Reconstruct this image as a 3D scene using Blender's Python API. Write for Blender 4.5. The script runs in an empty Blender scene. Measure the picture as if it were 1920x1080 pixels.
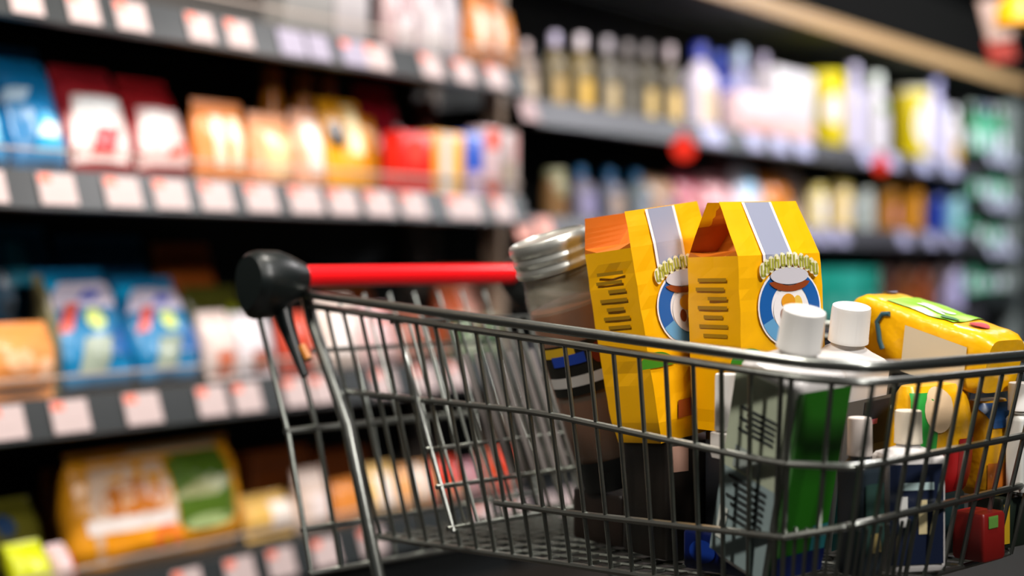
import bpy, math, random
from mathutils import Vector, Matrix, noise
from math import sin, cos, pi, radians, sqrt

random.seed(7)
sc = bpy.context.scene
COL = sc.collection
F, HC, PX, PY = 2666.67, 1.06, 960.0, 480.0      # focal length in pixels, eye height, optical axis column, horizon row

# ------------------------------------------------------------------ camera
cam = bpy.data.cameras.new('camera'); camo = bpy.data.objects.new('camera', cam); COL.objects.link(camo)
cam.lens = 50; cam.sensor_width = 36; cam.sensor_fit = 'HORIZONTAL'
cam.shift_y = -(540 - PY) / 1920.0
camo.location = (0, 0, HC); camo.rotation_euler = (pi / 2, 0, 0)
cam.dof.use_dof = True; cam.dof.focus_distance = 2.0; cam.dof.aperture_fstop = 1.15
cam.clip_start = 0.05; cam.clip_end = 60
sc.camera = camo

# ------------------------------------------------------------------ world, light, exposure
w = bpy.data.worlds.new('world'); sc.world = w; w.use_nodes = True
w.node_tree.nodes['Background'].inputs[0].default_value = (0.55, 0.8, 0.85, 1)
w.node_tree.nodes['Background'].inputs[1].default_value = 0.05
sc.view_settings.view_transform = 'Standard'; sc.view_settings.look = 'None'
sc.view_settings.gamma = 1; sc.view_settings.exposure = 0.0; sc.view_settings.use_curve_mapping = False

def area(name, loc, target, size, power, color=(1, 0.93, 0.84), sy=None):
    l = bpy.data.lights.new(name, 'AREA'); l.energy = power; l.color = color
    l.shape = 'RECTANGLE'; l.size = size; l.size_y = sy or size
    o = bpy.data.objects.new(name, l); COL.objects.link(o); o.location = loc
    o.rotation_euler = (Vector(target) - Vector(loc)).to_track_quat('-Z', 'Y').to_euler()
    return o
# ceiling lamps in a row along the aisle, in front of the shelves
area('aisle_lamp', (-1.05, 1.2, 2.95), (-1.2, 3.2, 0.7), 0.25, 76)
area('aisle_lamp', (-0.15, 2.75, 2.95), (-0.6, 4.2, 0.8), 0.25, 38)
area('aisle_lamp', (1.55, 4.05, 2.95), (0.6, 5.4, .7), 0.3, 62, (1, 0.95, 0.95))
area('aisle_lamp', (2.95, 5.85, 2.95), (2.0, 7.4, .7), 0.3, 72, (0.95, 0.96, 1))
area('aisle_lamp', (3.95, 7.3, 2.95), (3.2, 9.0, .7), 0.3, 66, (0.9, 0.98, 1))
area('cart_lamp', (0.75, 1.55, 2.9), (0.45, 2.0, 0.9), 0.30, 26, (1, 0.97, 0.94))
area('cart_lamp', (1.5, 0.5, 2.6), (0.4, 2.0, 0.9), 0.35, 54, (1, 0.95, 0.9))

# ------------------------------------------------------------------ helpers
def lin(c):
    if isinstance(c, str):
        c = c.lstrip('#'); c = [int(c[i:i + 2], 16) / 255 for i in (0, 2, 4)]
    return tuple(((v / 12.92) if v <= 0.04045 else ((v + 0.055) / 1.055) ** 2.4) for v in c)

MATS = {}
def mat(color, rough=0.4, metal=0.0, kind='plain', trans=0.0):
    key = (color, rough, metal, kind, trans)
    if key in MATS: return MATS[key]
    m = bpy.data.materials.new(kind + '_' + str(color).lstrip('#')); m.use_nodes = True
    nt = m.node_tree; b = nt.nodes['Principled BSDF']
    r, g, bl = lin(color)
    b.inputs['Base Color'].default_value = (r, g, bl, 1)
    b.inputs['Roughness'].default_value = rough; b.inputs['Metallic'].default_value = metal
    if trans: b.inputs['Transmission Weight'].default_value = trans; b.inputs['IOR'].default_value = 1.45
    tc = nt.nodes.new('ShaderNodeTexCoord')
    if kind in ('film', 'paper', 'steel', 'board', 'liquid'):
        n = nt.nodes.new('ShaderNodeTexNoise')
        n.inputs['Scale'].default_value = {'film': 22, 'paper': 14, 'steel': 60, 'board': 9, 'liquid': 20}[kind]
        n.inputs['Detail'].default_value = 3
        nt.links.new(tc.outputs['Object'], n.inputs['Vector'])
        if kind != 'liquid':
            bp = nt.nodes.new('ShaderNodeBump'); bp.inputs['Strength'].default_value = {'film': .35, 'paper': .22, 'steel': .05, 'board': .1}[kind]
            bp.inputs['Distance'].default_value = 0.012 if kind == 'film' else 0.006
            nt.links.new(n.outputs['Fac'], bp.inputs['Height']); nt.links.new(bp.outputs['Normal'], b.inputs['Normal'])
        mx = nt.nodes.new('ShaderNodeMix'); mx.data_type = 'RGBA'
        k = 0.55 if kind == 'liquid' else 0.88
        mx.inputs[6].default_value = (r * k, g * k, bl * k, 1); mx.inputs[7].default_value = (r, g, bl, 1)
        nt.links.new(n.outputs['Fac'], mx.inputs[0]); nt.links.new(mx.outputs[2], b.inputs['Base Color'])
    MATS[key] = m
    return m

class MB:
    """collects faces of one mesh"""
    def __init__(s): s.v = []; s.f = []; s.mi = []; s.ms = []
    def mid(s, m):
        if m not in s.ms: s.ms.append(m)
        return s.ms.index(m)
    def add(s, vs, fs, m):
        o = len(s.v); i = s.mid(m)
        s.v += [tuple(x) for x in vs]
        for f in fs: s.f.append([a + o for a in f]); s.mi.append(i)
    def box(s, c, d, m, R=None):
        vs = []
        for z in (-1, 1):
            for y in (-1, 1):
                for x in (-1, 1):
                    p = Vector((x * d[0] / 2, y * d[1] / 2, z * d[2] / 2))
                    if R: p = R @ p
                    vs.append(p + Vector(c))
        s.add(vs, [(0, 2, 3, 1), (4, 5, 7, 6), (0, 1, 5, 4), (2, 6, 7, 3), (0, 4, 6, 2), (1, 3, 7, 5)], m)
    def tube(s, pts, r, m, n=8, closed=False):
        pts = [Vector(p) for p in pts]; N = len(pts); rings = []
        up = None
        for i, p in enumerate(pts):
            a = pts[(i - 1) % N] if (closed or i > 0) else p
            b = pts[(i + 1) % N] if (closed or i < N - 1) else p
            t = (b - a).normalized()
            if up is None: up = Vector((0, 0, 1)) if abs(t.z) < .9 else Vector((1, 0, 0))
            x = t.cross(up).normalized(); y = x.cross(t).normalized(); up = y
            rr = r[i] if isinstance(r, (list, tuple)) else r
            rings.append([p + x * (rr * cos(2 * pi * k / n)) + y * (rr * sin(2 * pi * k / n)) for k in range(n)])
        vs = [v for rg in rings for v in rg]; fs = []
        for i in range(N if closed else N - 1):
            j = (i + 1) % N
            for k in range(n): fs.append((i * n + k, i * n + (k + 1) % n, j * n + (k + 1) % n, j * n + k))
        if not closed:
            fs.append(tuple(range(n))[::-1]); fs.append(tuple((N - 1) * n + k for k in range(n)))
        s.add(vs, fs, m)
    def build(s, name, parent=None, loc=None, smooth=True):
        me = bpy.data.meshes.new(name); me.from_pydata(s.v, [], s.f)
        for m in s.ms: me.materials.append(m)
        for p, i in zip(me.polygons, s.mi): p.material_index = i; p.use_smooth = smooth
        me.update()
        if smooth:
            try: me.set_sharp_from_angle(angle=radians(38))
            except Exception: pass
        o = bpy.data.objects.new(name, me); COL.objects.link(o)
        if parent: o.parent = parent
        if loc is not None: o.location = loc
        return o

def thing(name, label, cat, M=None, group=None):
    o = bpy.data.objects.new(name, None); COL.objects.link(o); o.empty_display_size = .05
    o['label'] = label; o['category'] = cat
    if group: o['group'] = group
    if M is not None: o.matrix_world = M
    return o
def tag(o, label, cat, group=None, M=None):
    o['label'] = label; o['category'] = cat
    if group: o['group'] = group
    if M is not None: o.matrix_world = M
    return o
def struct(name, mb, loc=None):
    o = mb.build(name, None, loc, smooth=False); o['kind'] = 'structure'; return o
def P(px, py, Y): return Vector(((px - PX) / F * Y, Y, HC - (py - PY) / F * Y))

# ---- a generic package surface: section profile of (z, width, depth, exponent)
class Pack:
    def __init__(s, prof, wr=0.0, seed=0):
        s.p = prof; s.wr = wr; s.seed = seed; s.h = prof[-1][0]
    def sec(s, z):
        p = s.p
        if z <= p[0][0]: return p[0][1:]
        for a, b in zip(p, p[1:]):
            if z <= b[0]:
                t = (z - a[0]) / max(1e-9, b[0] - a[0])
                return tuple(a[i] + (b[i] - a[i]) * t for i in (1, 2, 3))
        return p[-1][1:]
    def wrk(s, x, z, side):
        if not s.wr: return 0
        v = Vector((x * 14 + s.seed * 3.1, z * 9 + side * 7, s.seed * 1.7))
        return s.wr * (noise.noise(v) + 0.5 * noise.noise(v * 2.3))
    def pt(s, th, z):
        W, D, n = s.sec(z); c, q = cos(th), sin(th)
        x = math.copysign(abs(c) ** (2 / n), c) * W / 2; y = math.copysign(abs(q) ** (2 / n), q) * D / 2
        side = 0 if y < 0 else 1
        k = min(1, D / 0.03)
        return Vector((x, y + (s.wrk(x, z, side) * k * (-1 if side == 0 else 1) if s.wr else 0), z))
    def front(s, u, z, off=0.0012):
        W, D, n = s.sec(z); y = -D / 2 * max(0.0, 1 - abs(u) ** n) ** (1 / n); x = u * W / 2
        y -= s.wrk(x, z, 0) * min(1, D / 0.03)
        return Vector((x * (1 + 2 * off / max(W, .01)), y - off, z))
    def body(s, mb, m, n=40, rows=None, cap=True):
        zs = [p[0] for p in s.p]
        if s.wr or rows:
            R = rows or 22; zz = set(zs)
            for i in range(R + 1): zz.add(zs[0] + (zs[-1] - zs[0]) * i / R)
            zs2 = []
            for z in sorted(zz):
                if not zs2 or z - zs2[-1] > 1e-4 or z in zs: zs2.append(z)
            zs = zs2
        vs = []; fs = []
        for z in zs:
            for k in range(n): vs.append(s.pt(2 * pi * k / n + 0.0001, z))
        for i in range(len(zs) - 1):
            for k in range(n):
                fs.append((i * n + k, i * n + (k + 1) % n, (i + 1) * n + (k + 1) % n, (i + 1) * n + k))
        if cap:
            fs.append(tuple(range(n))[::-1]); fs.append(tuple((len(zs) - 1) * n + k for k in range(n)))
        mb.add(vs, fs, m)
    def patch(s, mb, u0, u1, v0, v1, m, shape='r', off=0.0012, nu=10, nv=8):
        if shape == 'e':
            cu, cv, ru, rv = (u0 + u1) / 2, (v0 + v1) / 2, (u1 - u0) / 2, (v1 - v0) / 2
            vs = [s.front(cu, cv * s.h, off)]; fs = []; N = 24
            for ring in (0.5, 1.0):
                for k in range(N): vs.append(s.front(cu + ru * ring * cos(2 * pi * k / N), (cv + rv * ring * sin(2 * pi * k / N)) * s.h, off))
            for k in range(N):
                fs.append((0, 1 + k, 1 + (k + 1) % N)); fs.append((1 + k, 1 + N + k, 1 + N + (k + 1) % N, 1 + (k + 1) % N))
            mb.add(vs, fs, m); return
        vs = []; fs = []
        sk = {'d': 0.35, 'b': -0.35}.get(shape, 0)
        for j in range(nv + 1):
            for i in range(nu + 1):
                v = v0 + (v1 - v0) * j / nv
                u = u0 + (u1 - u0) * i / nu + sk * (j / nv - .5)
                vs.append(s.front(max(-.99, min(.99, u)), v * s.h, off))
        for j in range(nv):
            for i in range(nu):
                a = j * (nu + 1) + i; fs.append((a, a + 1, a + nu + 2, a + nu + 1))
        mb.add(vs, fs, m)

def lathe(mb, prof, m, n=28, c=(0, 0)):
    vs = []; fs = []
    for r, z in prof:
        for k in range(n): vs.append((c[0] + r * cos(2 * pi * k / n), c[1] + r * sin(2 * pi * k / n), z))
    for i in range(len(prof) - 1):
        for k in range(n): fs.append((i * n + k, i * n + (k + 1) % n, (i + 1) * n + (k + 1) % n, (i + 1) * n + k))
    fs.append(tuple(range(n))[::-1]); fs.append(tuple((len(prof) - 1) * n + k for k in range(n)))
    mb.add(vs, fs, m)

# ---- package kinds; every builder makes a thing from real sizes (w, d, h)
def prof_bag(w, d, h):
    return [(0, w * .80, d * .35, 2.6), (.05 * h, w * .90, d * .7, 2.6), (.2 * h, w * .97, d, 2.6), (.5 * h, w, d * .95, 2.5),
            (.75 * h, w * .97, d * .66, 2.4), (.88 * h, w * .92, d * .34, 2.3), (.93 * h, w * .90, .008, 2.2), (h, w * .93, .006, 2.2)]
def prof_pillow(w, d, h):
    return [(0, w * .95, .006, 2.3), (.06 * h, w * .93, .008, 2.3), (.16 * h, w * .97, d * .6, 2.5), (.4 * h, w, d, 2.6),
            (.62 * h, w, d * .97, 2.6), (.84 * h, w * .96, d * .6, 2.5), (.94 * h, w * .93, .008, 2.3), (h, w * .95, .006, 2.3)]

def make(kind, name, label, cat, M, w, d, h, col, patches=(), cap=None, group=None, rough=.3, seed=0, mk='film'):
    """kind: bag pillow box tin jar bottle jug ; patches (u0,u1,v0,v1,color,shape)"""
    m = mat(col, rough, 0, mk)
    if kind in ('bag', 'pillow', 'box'):
        mb = MB()
        if kind == 'box':
            pk = Pack([(0, w - .004, d - .004, 16), (.003, w, d, 16), (h - .003, w, d, 16), (h, w - .004, d - .004, 16)])
            pk.body(mb, m, 48)
        else:
            pk = Pack((prof_bag if kind == 'bag' else prof_pillow)(w, d, h), wr=min(.012, .05 * w), seed=seed)
            pk.body(mb, m, 44, 26)
        for i, p in enumerate(patches):
            pk.patch(mb, *p[:4], mat(p[4], rough, 0, mk), p[5] if len(p) > 5 else 'r', off=.0012 + .0005 * i, nu=12, nv=12)
        o = mb.build(name); return tag(o, label, cat, group, M)
    root = thing(name, label, cat, M, group)
    mb = MB()
    if kind == 'tin':
        pk = Pack([(0, w * .97, w * .97, 2), (.004, w, w, 2), (h * .93, w, w, 2), (h * .935, w * .98, w * .98, 2)])
        pk.body(mb, m, 36); mb.build('body', root); pk.h = h
        mc = MB(); r = w / 2
        lathe(mc, [(r * .9, h * .93), (r * 1.02, h * .935), (r * 1.03, h * .985), (r * .97, h), (r * .5, h), (r * .1, h * .998)], mat(cap or '#d8d8d8', .35)); mc.build('lid', root)
    elif kind == 'jar':
        pk = Pack([(0, w * .9, w * .9, 2), (.006, w, w, 2), (h * .7, w, w, 2), (h * .8, w * .82, w * .82, 2), (h * .84, w * .78, w * .78, 2)])
        pk.body(mb, m, 36, 12); mb.build('body', root); pk.h = h
        mc = MB(); r = w * .42
        lathe(mc, [(r * .9, h * .82), (r, h * .83), (r, h * .985), (r * .95, h), (r * .4, h)], mat(cap or '#b0a080', .3)); mc.build('lid', root)
    elif kind == 'bottle':
        pk = Pack([(0, w * .92, w * .92, 2), (.006, w, w, 2), (h * .58, w, w, 2), (h * .66, w * .88, w * .88, 2), (h * .73, w * .58, w * .58, 2),
                   (h * .78, w * .36, w * .36, 2), (h * .84, w * .33, w * .33, 2)])
        pk.body(mb, m, 32, 14); mb.build('body', root); pk.h = h
        mc = MB(); r = w * .2
        lathe(mc, [(r * .95, h * .82), (r, h * .825), (r, h * .985), (r * .9, h), (r * .4, h)], mat(cap or '#e8e4ea', .35)); mc.build('cap', root)
    elif kind == 'jug':
        pk = Pack([(0, w * .94, d * .9, 4), (.008, w, d, 4), (h * .6, w, d, 4), (h * .72, w * .86, d * .9, 3.4), (h * .8, w * .5, d * .6, 2.4), (h * .84, w * .36, w * .36, 2), (h * .87, w * .36, w * .36, 2)])
        pk.body(mb, m, 40, 14); mb.build('body', root); pk.h = h
        mc = MB(); r = w * .22
        lathe(mc, [(r * .95, h * .85), (r, h * .855), (r, h * .985), (r * .9, h), (r * .4, h)], mat(cap or '#e8e4ea', .35)); mc.build('cap', root)
    for i, p in enumerate(patches):
        ml = MB(); pk.patch(ml, *p[:4], mat(p[4], .45), p[5] if len(p) > 5 else 'r', off=.0012 + .0006 * i, nu=14)
        ml.build('label' if i == 0 else 'label_print', root)
    return root

# ------------------------------------------------------------------ shop geometry
D = Vector((0.598, 0.8015, 0)).normalized()      # aisle direction
N = Vector((0.8015, -0.598, 0)).normalized()     # out of the shelf, towards the aisle
X0 = -3.54
def on_shelf(px, sb=0.0):
    """point on the line 'sb' metres behind the shelf front, seen at column px"""
    u = (px - PX) / F
    x0 = X0 - sb / 0.8015
    Y = -x0 / (0.7462 - u)
    return Vector((x0 + .7462 * Y, Y, 0)), Y, u
def frame(p, lean=0.0, yaw=0.0, z=0.0, roll=0.0):
    """local x along the shelf, local -y out towards the aisle"""
    th = math.atan2(D.y, D.x)
    return Matrix.Translation((p.x, p.y, z)) @ Matrix.Rotation(th + radians(yaw), 4, 'Z') @ Matrix.Rotation(radians(-lean), 4, 'X') @ Matrix.Rotation(radians(roll), 4, 'Y')
def s_of(px): return (on_shelf(px)[0] - on_shelf(0)[0]).dot(D)
ORG = on_shelf(0)[0]
def W(s, n, z): return ORG + D * s - N * n + Vector((0, 0, z))     # s along shelf, n behind the front, z height
TH = math.atan2(D.y, D.x)
RZ = Matrix.Rotation(TH, 3, 'Z')

black = mat('#16191a', .5, 0, 'board'); rail_dark = mat('#25292a', .4); rail_grey = mat('#3a383e', .4)
riser_m = mat('#b8b0a8', .1)
riser_m.node_tree.nodes['Principled BSDF'].inputs['Alpha'].default_value = .06
edge_m = mat('#b9aaa0', .3)
S_LEFT, S_POST, S_END, S_FAR = -1.6, s_of(988), s_of(1836), s_of(1906)
Z1, Z2, Z3, Z4 = HC + .585, HC + .155, HC - .375, HC - .835
R1, R2, R3, R4 = HC + .492, HC + .092, HC - .345, HC - .86
G = [HC + .60, HC + .32, HC + .04, HC - .25, HC - .80]
DEPTH = .5
# room
def dull(c):
    m = mat(c, .9, 0, 'board'); m.node_tree.nodes['Principled BSDF'].inputs['Specular IOR Level'].default_value = .1; return m
fl = MB(); fl.box((1.5, 4, -.05), (24, 24, .1), mat('#24201c', .4, 0, 'board')); struct('floor', fl)
ce = MB(); ce.box((1.5, 4, 3.25), (24, 24, .1), dull('#070606')); struct('ceiling', ce)
wb = MB(); c = W(4.5, 1.2, 1.6); wb.box(c, (24, .1, 3.2), mat('#121314', .8, 0, 'board'), RZ); struct('wall_back', wb)
we = MB(); c = W(15, -3.5, 1.6); we.box(c, (.1, 9.3, 3.2), mat('#17191a', .8, 0, 'board'), RZ); struct('wall_end', we)

def shelf_unit(name, label, s0, s1, levels, height, railm, riser=True, back='#121515'):
    M = Matrix.Translation(W(s0, 0, 0)) @ Matrix.Rotation(TH, 4, 'Z')
    root = thing(name, label, 'shelf', M)
    L = s1 - s0
    b = MB(); b.box((L / 2, DEPTH + .012, height / 2), (L - .004, .02, height), mat(back, .7, 0, 'board')); b.build('back_panel', root, smooth=False)
    b = MB(); b.box((L / 2, DEPTH / 2 + .02, .06), (L - .01, DEPTH - .05, .12), black); b.build('base_plinth', root, smooth=False)
    for x in (.025, L - .025):
        b = MB(); b.box((x, DEPTH - .03, height / 2), (.045, .06, height), mat('#6b6058', .45)); b.build('upright', root, smooth=False)
    for z in levels:
        b = MB()
        b.box((L / 2, DEPTH / 2 + .004, z + .018), (L - .006, DEPTH - .01, .022), black)
        b.box((L / 2, .02, z + .004), (L - .006, .02, .05), black)
        sh = b.build('shelf_board', root, smooth=False)
        b = MB(); R = Matrix.Rotation(radians(-20), 3, 'X')
        b.box((L / 2, -.008, z), (L - .008, .008, .092), railm, R)
        b.box((L / 2, -.026, z - .046), (L - .008, .016, .006), railm, R)
        b.build('price_rail', sh, smooth=False)
        if riser:
            b = MB(); b.box((L / 2, .012, z + .060), (L - .01, .003, .062), riser_m); b.build('shelf_riser', sh, smooth=False)
            b = MB(); b.box((L / 2, .011, z + .092), (L - .01, .006, .007), edge_m); b.build('riser_edge', sh, smooth=False)
    return root
shelf_unit('shelving_unit', 'long black shelving unit with bags and packets, left of the upright', S_LEFT, S_POST - .021, [Z1, Z2, Z3, Z4], 2.15, rail_dark)
shelf_unit('shelving_unit', 'black shelving unit with rows of bottles beyond the upright', S_POST + .021, S_END, [R1, R2, R3, R4], 2.15, rail_grey, False)
shelf_unit('shelving_unit', 'narrow shelving unit at the far end filled with green bottles', S_END + .02, S_FAR, G, 2.15, rail_dark, False, '#0c3a30')
# post between the bays and the far grey post
b = MB(); b.box(W(S_POST, .14, 1.07), (.036, .07, 2.14), mat('#8a7868', .45), RZ); o = b.build('upright_post', smooth=False)
tag(o, 'brownish grey upright post between the two shelving bays', 'post')
b = MB(); b.box(W(S_FAR + .07, .05, 1.02), (.09, .09, 2.04), mat('#7f8684', .45), RZ); o = b.build('upright_post', smooth=False)
tag(o, 'tall grey end post beside the green bottles', 'post')
# canopy over the bays
cn = thing('shelf_canopy', 'long dark canopy with tan front edge above the shelves', 'canopy', Matrix.Translation(W(S_LEFT, 0, 0)) @ Matrix.Rotation(TH, 4, 'Z'))
L = S_FAR + .2 - S_LEFT; zc = HC + 1.098
b = MB(); b.box((L / 2, .25, zc + .02 + .31), (L, .5, .02), mat('#5c605c', .5)); b.build('top_board', cn, smooth=False)
b = MB(); b.box((L / 2, 0, zc), (L, .03, .075), mat('#b08c62', .4)); b.build('front_edge', cn, smooth=False)
b = MB(); b.box((L / 2, .0, zc + .19), (L, .02, .30), dull('#060504')); b.build('fascia', cn, smooth=False)
b = MB()
R = Matrix.Rotation(radians(-8), 3, 'X'); b.box((L / 2, .25, zc - .0), (L, .48, .012), mat('#6c706a', .6)); b.build('soffit', cn, smooth=False)

# ------------------------------------------------------------------ products on the shelves
ZS = {'A1': Z1, 'A2': Z2, 'A3': Z3, 'A4': Z4, 'B1': R1, 'B2': R2, 'B3': R3, 'B4': R4, 'G1': G[0], 'G2': G[1], 'G3': G[2], 'G4': G[3], 'G5': G[4]}
PLACED = []
ROUND = ('tin', 'jar', 'bottle')
LEV = {'A': [Z1, Z2, Z3, Z4], 'B': [R1, R2, R3, R4], 'G': G}
def item(shelf, kind, name, px, wpx, ytop, col, label, cat, patches=(), cap=None, sb=.06, lean=0, d=None, group=None, rough=.3, up=0, yaw=0, roll=0, mk='film'):
    """one product standing on a shelf: its column, apparent width and top row fix its real width and height"""
    q = dict(shelf=shelf, kind=kind, name=name, col=col, label=label, cat=cat, patches=patches, cap=cap, sb=sb, lean=lean, group=group, rough=rough, yaw=yaw, roll=roll, mk=mk, px=px, ytop=ytop)
    q['zb'] = ZS[shelf] + .031 + up
    dd = d or .08
    for _ in range(2):
        p, Y, u = on_shelf(px, sb + dd / 2)
        wd = wpx * Y / F if kind in ROUND + ('jug',) else wpx * Y / (F * (.598 - .8015 * u))
        if kind in ROUND: dd = wd
        elif kind == 'jug': dd = wd * .6
    q['w'], q['d'] = wd, dd
    q['s'] = (p - ORG).dot(D); q['Y'] = Y; q['u'] = u
    PLACED.append(q)
def height(q):
    p, Y, u = on_shelf(q['px'], q['sb'] + q['d'] / 2)
    cl = cos(radians(q['lean']))
    h = max(.03, (HC + (480 - q['ytop']) / F * Y - q['zb']) / cl)
    ab = [z for z in LEV[q['shelf'][0]] if z > q['zb']]
    if ab: h = min(h, (min(ab) - .04 - q['zb']) / cl)
    return h
def settle():
    """neighbours on a shelf give way to each other: the rear one steps back, or both get a little narrower"""
    for q in PLACED:
        q['h'] = height(q); q['n1'] = q['sb'] + q['d'] + q['h'] * sin(radians(q['lean'])) * .9
    for sh in set(q['shelf'] for q in PLACED):
        row = sorted([q for q in PLACED if q['shelf'] == sh], key=lambda q: (q['sb'], q['s']))
        for rnd in range(6):
            for q in row:
                lo, hi = {'A': (S_LEFT, S_POST - .023), 'B': (S_POST + .023, S_END - .004), 'G': (S_END + .024, S_FAR - .004)}[q['shelf'][0]]
                q['w'] = min(q['w'], hi - lo)
                if q['s'] + q['w'] / 2 > hi: q['s'] = hi - q['w'] / 2
                if q['s'] - q['w'] / 2 < lo: q['s'] = lo + q['w'] / 2
            for i, a in enumerate(row):
                for b in row[i + 1:]:
                    if a['n1'] < b['sb'] + .002 or b['n1'] < a['sb']: continue
                    ov = min(a['s'] + a['w'] / 2, b['s'] + b['w'] / 2) - max(a['s'] - a['w'] / 2, b['s'] - b['w'] / 2) + .004
                    if ov <= 0: continue
                    if abs(a['sb'] - b['sb']) > .045 and ov > .2 * min(a['w'], b['w']) and a['n1'] + .005 + b['d'] < .47:
                        if b['sb'] < a['n1'] + .004:
                            sh_ = a['n1'] + .005 - b['sb']; b['sb'] += sh_
                            p, Y, u = on_shelf(b['px'], b['sb'] + b['d'] / 2); b['s'] = (p - ORG).dot(D); b['h'] = height(b)
                            b['n1'] = b['sb'] + b['d'] + b['h'] * sin(radians(b['lean'])) * .9
                    else:
                        l, r_ = (a, b) if a['s'] < b['s'] else (b, a)
                        ov = min(ov, .7 * min(a['w'], b['w']))
                        l['w'] -= ov / 2; l['s'] -= ov / 4; r_['w'] -= ov / 2; r_['s'] += ov / 4
                        for q in (l, r_):
                            if q['kind'] in ROUND: q['d'] = q['w']
    for i, q in enumerate(PLACED):
        p = ORG + D * q['s'] - N * (q['sb'] + q['d'] / 2)
        M = frame(p, q['lean'], q['yaw'], q['zb'] + sin(radians(q['lean'])) * q['d'] * .35, q['roll'])
        make(q['kind'], q['name'], q['label'], q['cat'], M, q['w'], q['d'], q['h'], q['col'], q['patches'], q['cap'], q['group'], q['rough'],
             seed=i * 1.37, mk=q['mk'] if q['kind'] in ('bag', 'pillow') else 'plain')

# --- left bay, second shelf
item('A2', 'bag', 'snack_bag', -22, 130, 150, '#1c86bf', 'glossy blue bag at the far left of the upper shelf, cut by the frame', 'bag', [(-.5, .5, .2, .6, '#8fd4ee')], lean=22, d=.10)
item('A2', 'bag', 'snack_bag', 68, 150, 92, '#0f74ad', 'tall glossy blue bag leaning back on the upper shelf', 'bag', [(-.2, .95, .10, .40, '#3db4e6', 'd'), (-.1, .7, .22, .34, '#e6f4ff', 'd'), (-.95, -.2, .5, .62, '#bcd8ee', 'd')], lean=20, d=.11)
item('A2', 'bag', 'rice_bag', 195, 160, 128, '#a3222b', 'white bag with dark red top, beside the blue bag', 'bag', [(-.85, .85, .08, .68, '#f0dcd8', 'd'), (-.4, .3, .12, .38, '#d8353a', 'd'), (-.6, .6, .5, .66, '#fbfbfa', 'd')], lean=20, d=.10)
item('A2', 'bag', 'rice_bag', 300, 130, 152, '#9d1c22', 'white bag with bright red top, right of its look-alike', 'bag', [(-.85, .8, .08, .66, '#ecc9c6', 'd'), (.0, .6, .15, .30, '#e05a48', 'd'), (-.6, .5, .45, .62, '#fdf8f5', 'd')], lean=20, d=.10)
item('A2', 'bag', 'pasta_packet', 412, 108, 190, '#f2924c', 'short orange packet with two white blocks on the upper shelf', 'packet', [(-.5, -.12, .2, .8, '#fff3d6'), (.12, .52, .2, .8, '#fff0cc')], lean=6, d=.08)
item('A2', 'bag', 'pasta_packet', 512, 85, 214, '#f4a878', 'peach orange packet standing left of its pale twin', 'packet', [(-.5, .5, .15, .65, '#ffd9a0')], lean=6, d=.08)
item('A2', 'bag', 'pasta_packet', 578, 66, 208, '#f2b08c', 'peach packet with white top block, next to the yellow packet', 'packet', [(-.4, .6, .2, .85, '#fff1e4')], lean=6, d=.08)
item('A2', 'bag', 'coffee_packet', 650, 95, 190, '#f0a412', 'bright yellow packet with a black spot on the upper shelf', 'packet', [(-.85, -.1, .45, .75, '#33240c', 'e'), (.0, .6, .4, .95, '#ffe9b0')], lean=8, d=.08)
item('A2', 'bag', 'coffee_packet', 700, 60, 222, '#d28a10', 'small amber packet behind the yellow one', 'packet', [], lean=4, d=.06, sb=.10)
for px, y, wp in ((508, 96, 46), (566, 122, 46), (612, 142, 40)):
    item('A2', 'jar', 'syrup_jar', px, wp, y, '#b4680e', {508: 'tallest brown jar standing behind the peach packets', 566: 'middle brown jar behind the peach packets', 612: 'brown jar behind the yellow packet'}[px], 'jar', [], '#a0580c', sb=.15, group='brown jars behind the packets')
item('A2', 'bag', 'snack_bag', 722, 100, 162, '#8c1526', 'dark red bag behind the yellow packet', 'bag', [(.2, .95, .3, .62, '#e4d4dc', 'd')], lean=14, d=.08, sb=.12)
item('A2', 'box', 'cardboard_box', 765, 62, 250, '#e0231c', 'bright red upright box on the upper shelf', 'box', [(-.5, .3, .5, .9, '#ff4a3c')], d=.08, sb=.019)
item('A2', 'jar', 'spice_jar', 798, 50, 190, '#5a1c10', 'dark brown round jar behind the red box', 'jar', [], '#6a3018', sb=.28)
item('A2', 'box', 'cardboard_box', 826, 62, 250, '#e8a23c', 'yellow box with a pale stripe beside the red box', 'box', [(-.55, .1, .03, .97, '#d8d4cc'), (.3, .6, .1, .9, '#f0c040')], d=.08, sb=.019)
item('A2', 'box', 'cardboard_box', 872, 38, 250, '#3358b8', 'narrow blue and white box on the upper shelf', 'box', [(-.8, .8, .03, .42, '#b9a0b8')], d=.08, sb=.019)
item('A2', 'box', 'cardboard_box', 906, 36, 240, '#c9aeb0', 'slim box with a red top panel', 'box', [(-.7, .8, .7, .97, '#e2604e'), (-.8, .8, .04, .3, '#b64a3a')], d=.08, sb=.019)
item('A2', 'box', 'cardboard_box', 940, 34, 248, '#a89c9c', 'slim grey box left of the grey and pink box', 'box', [(-.6, .6, .3, .55, '#8a7c58')], d=.08, sb=.019)
item('A2', 'box', 'cardboard_box', 968, 26, 248, '#b8a8a0', 'slim grey and pink box, last in the row by the post', 'box', [(-.5, .5, .55, .95, '#d89c9c')], d=.08, sb=.019)
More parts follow.
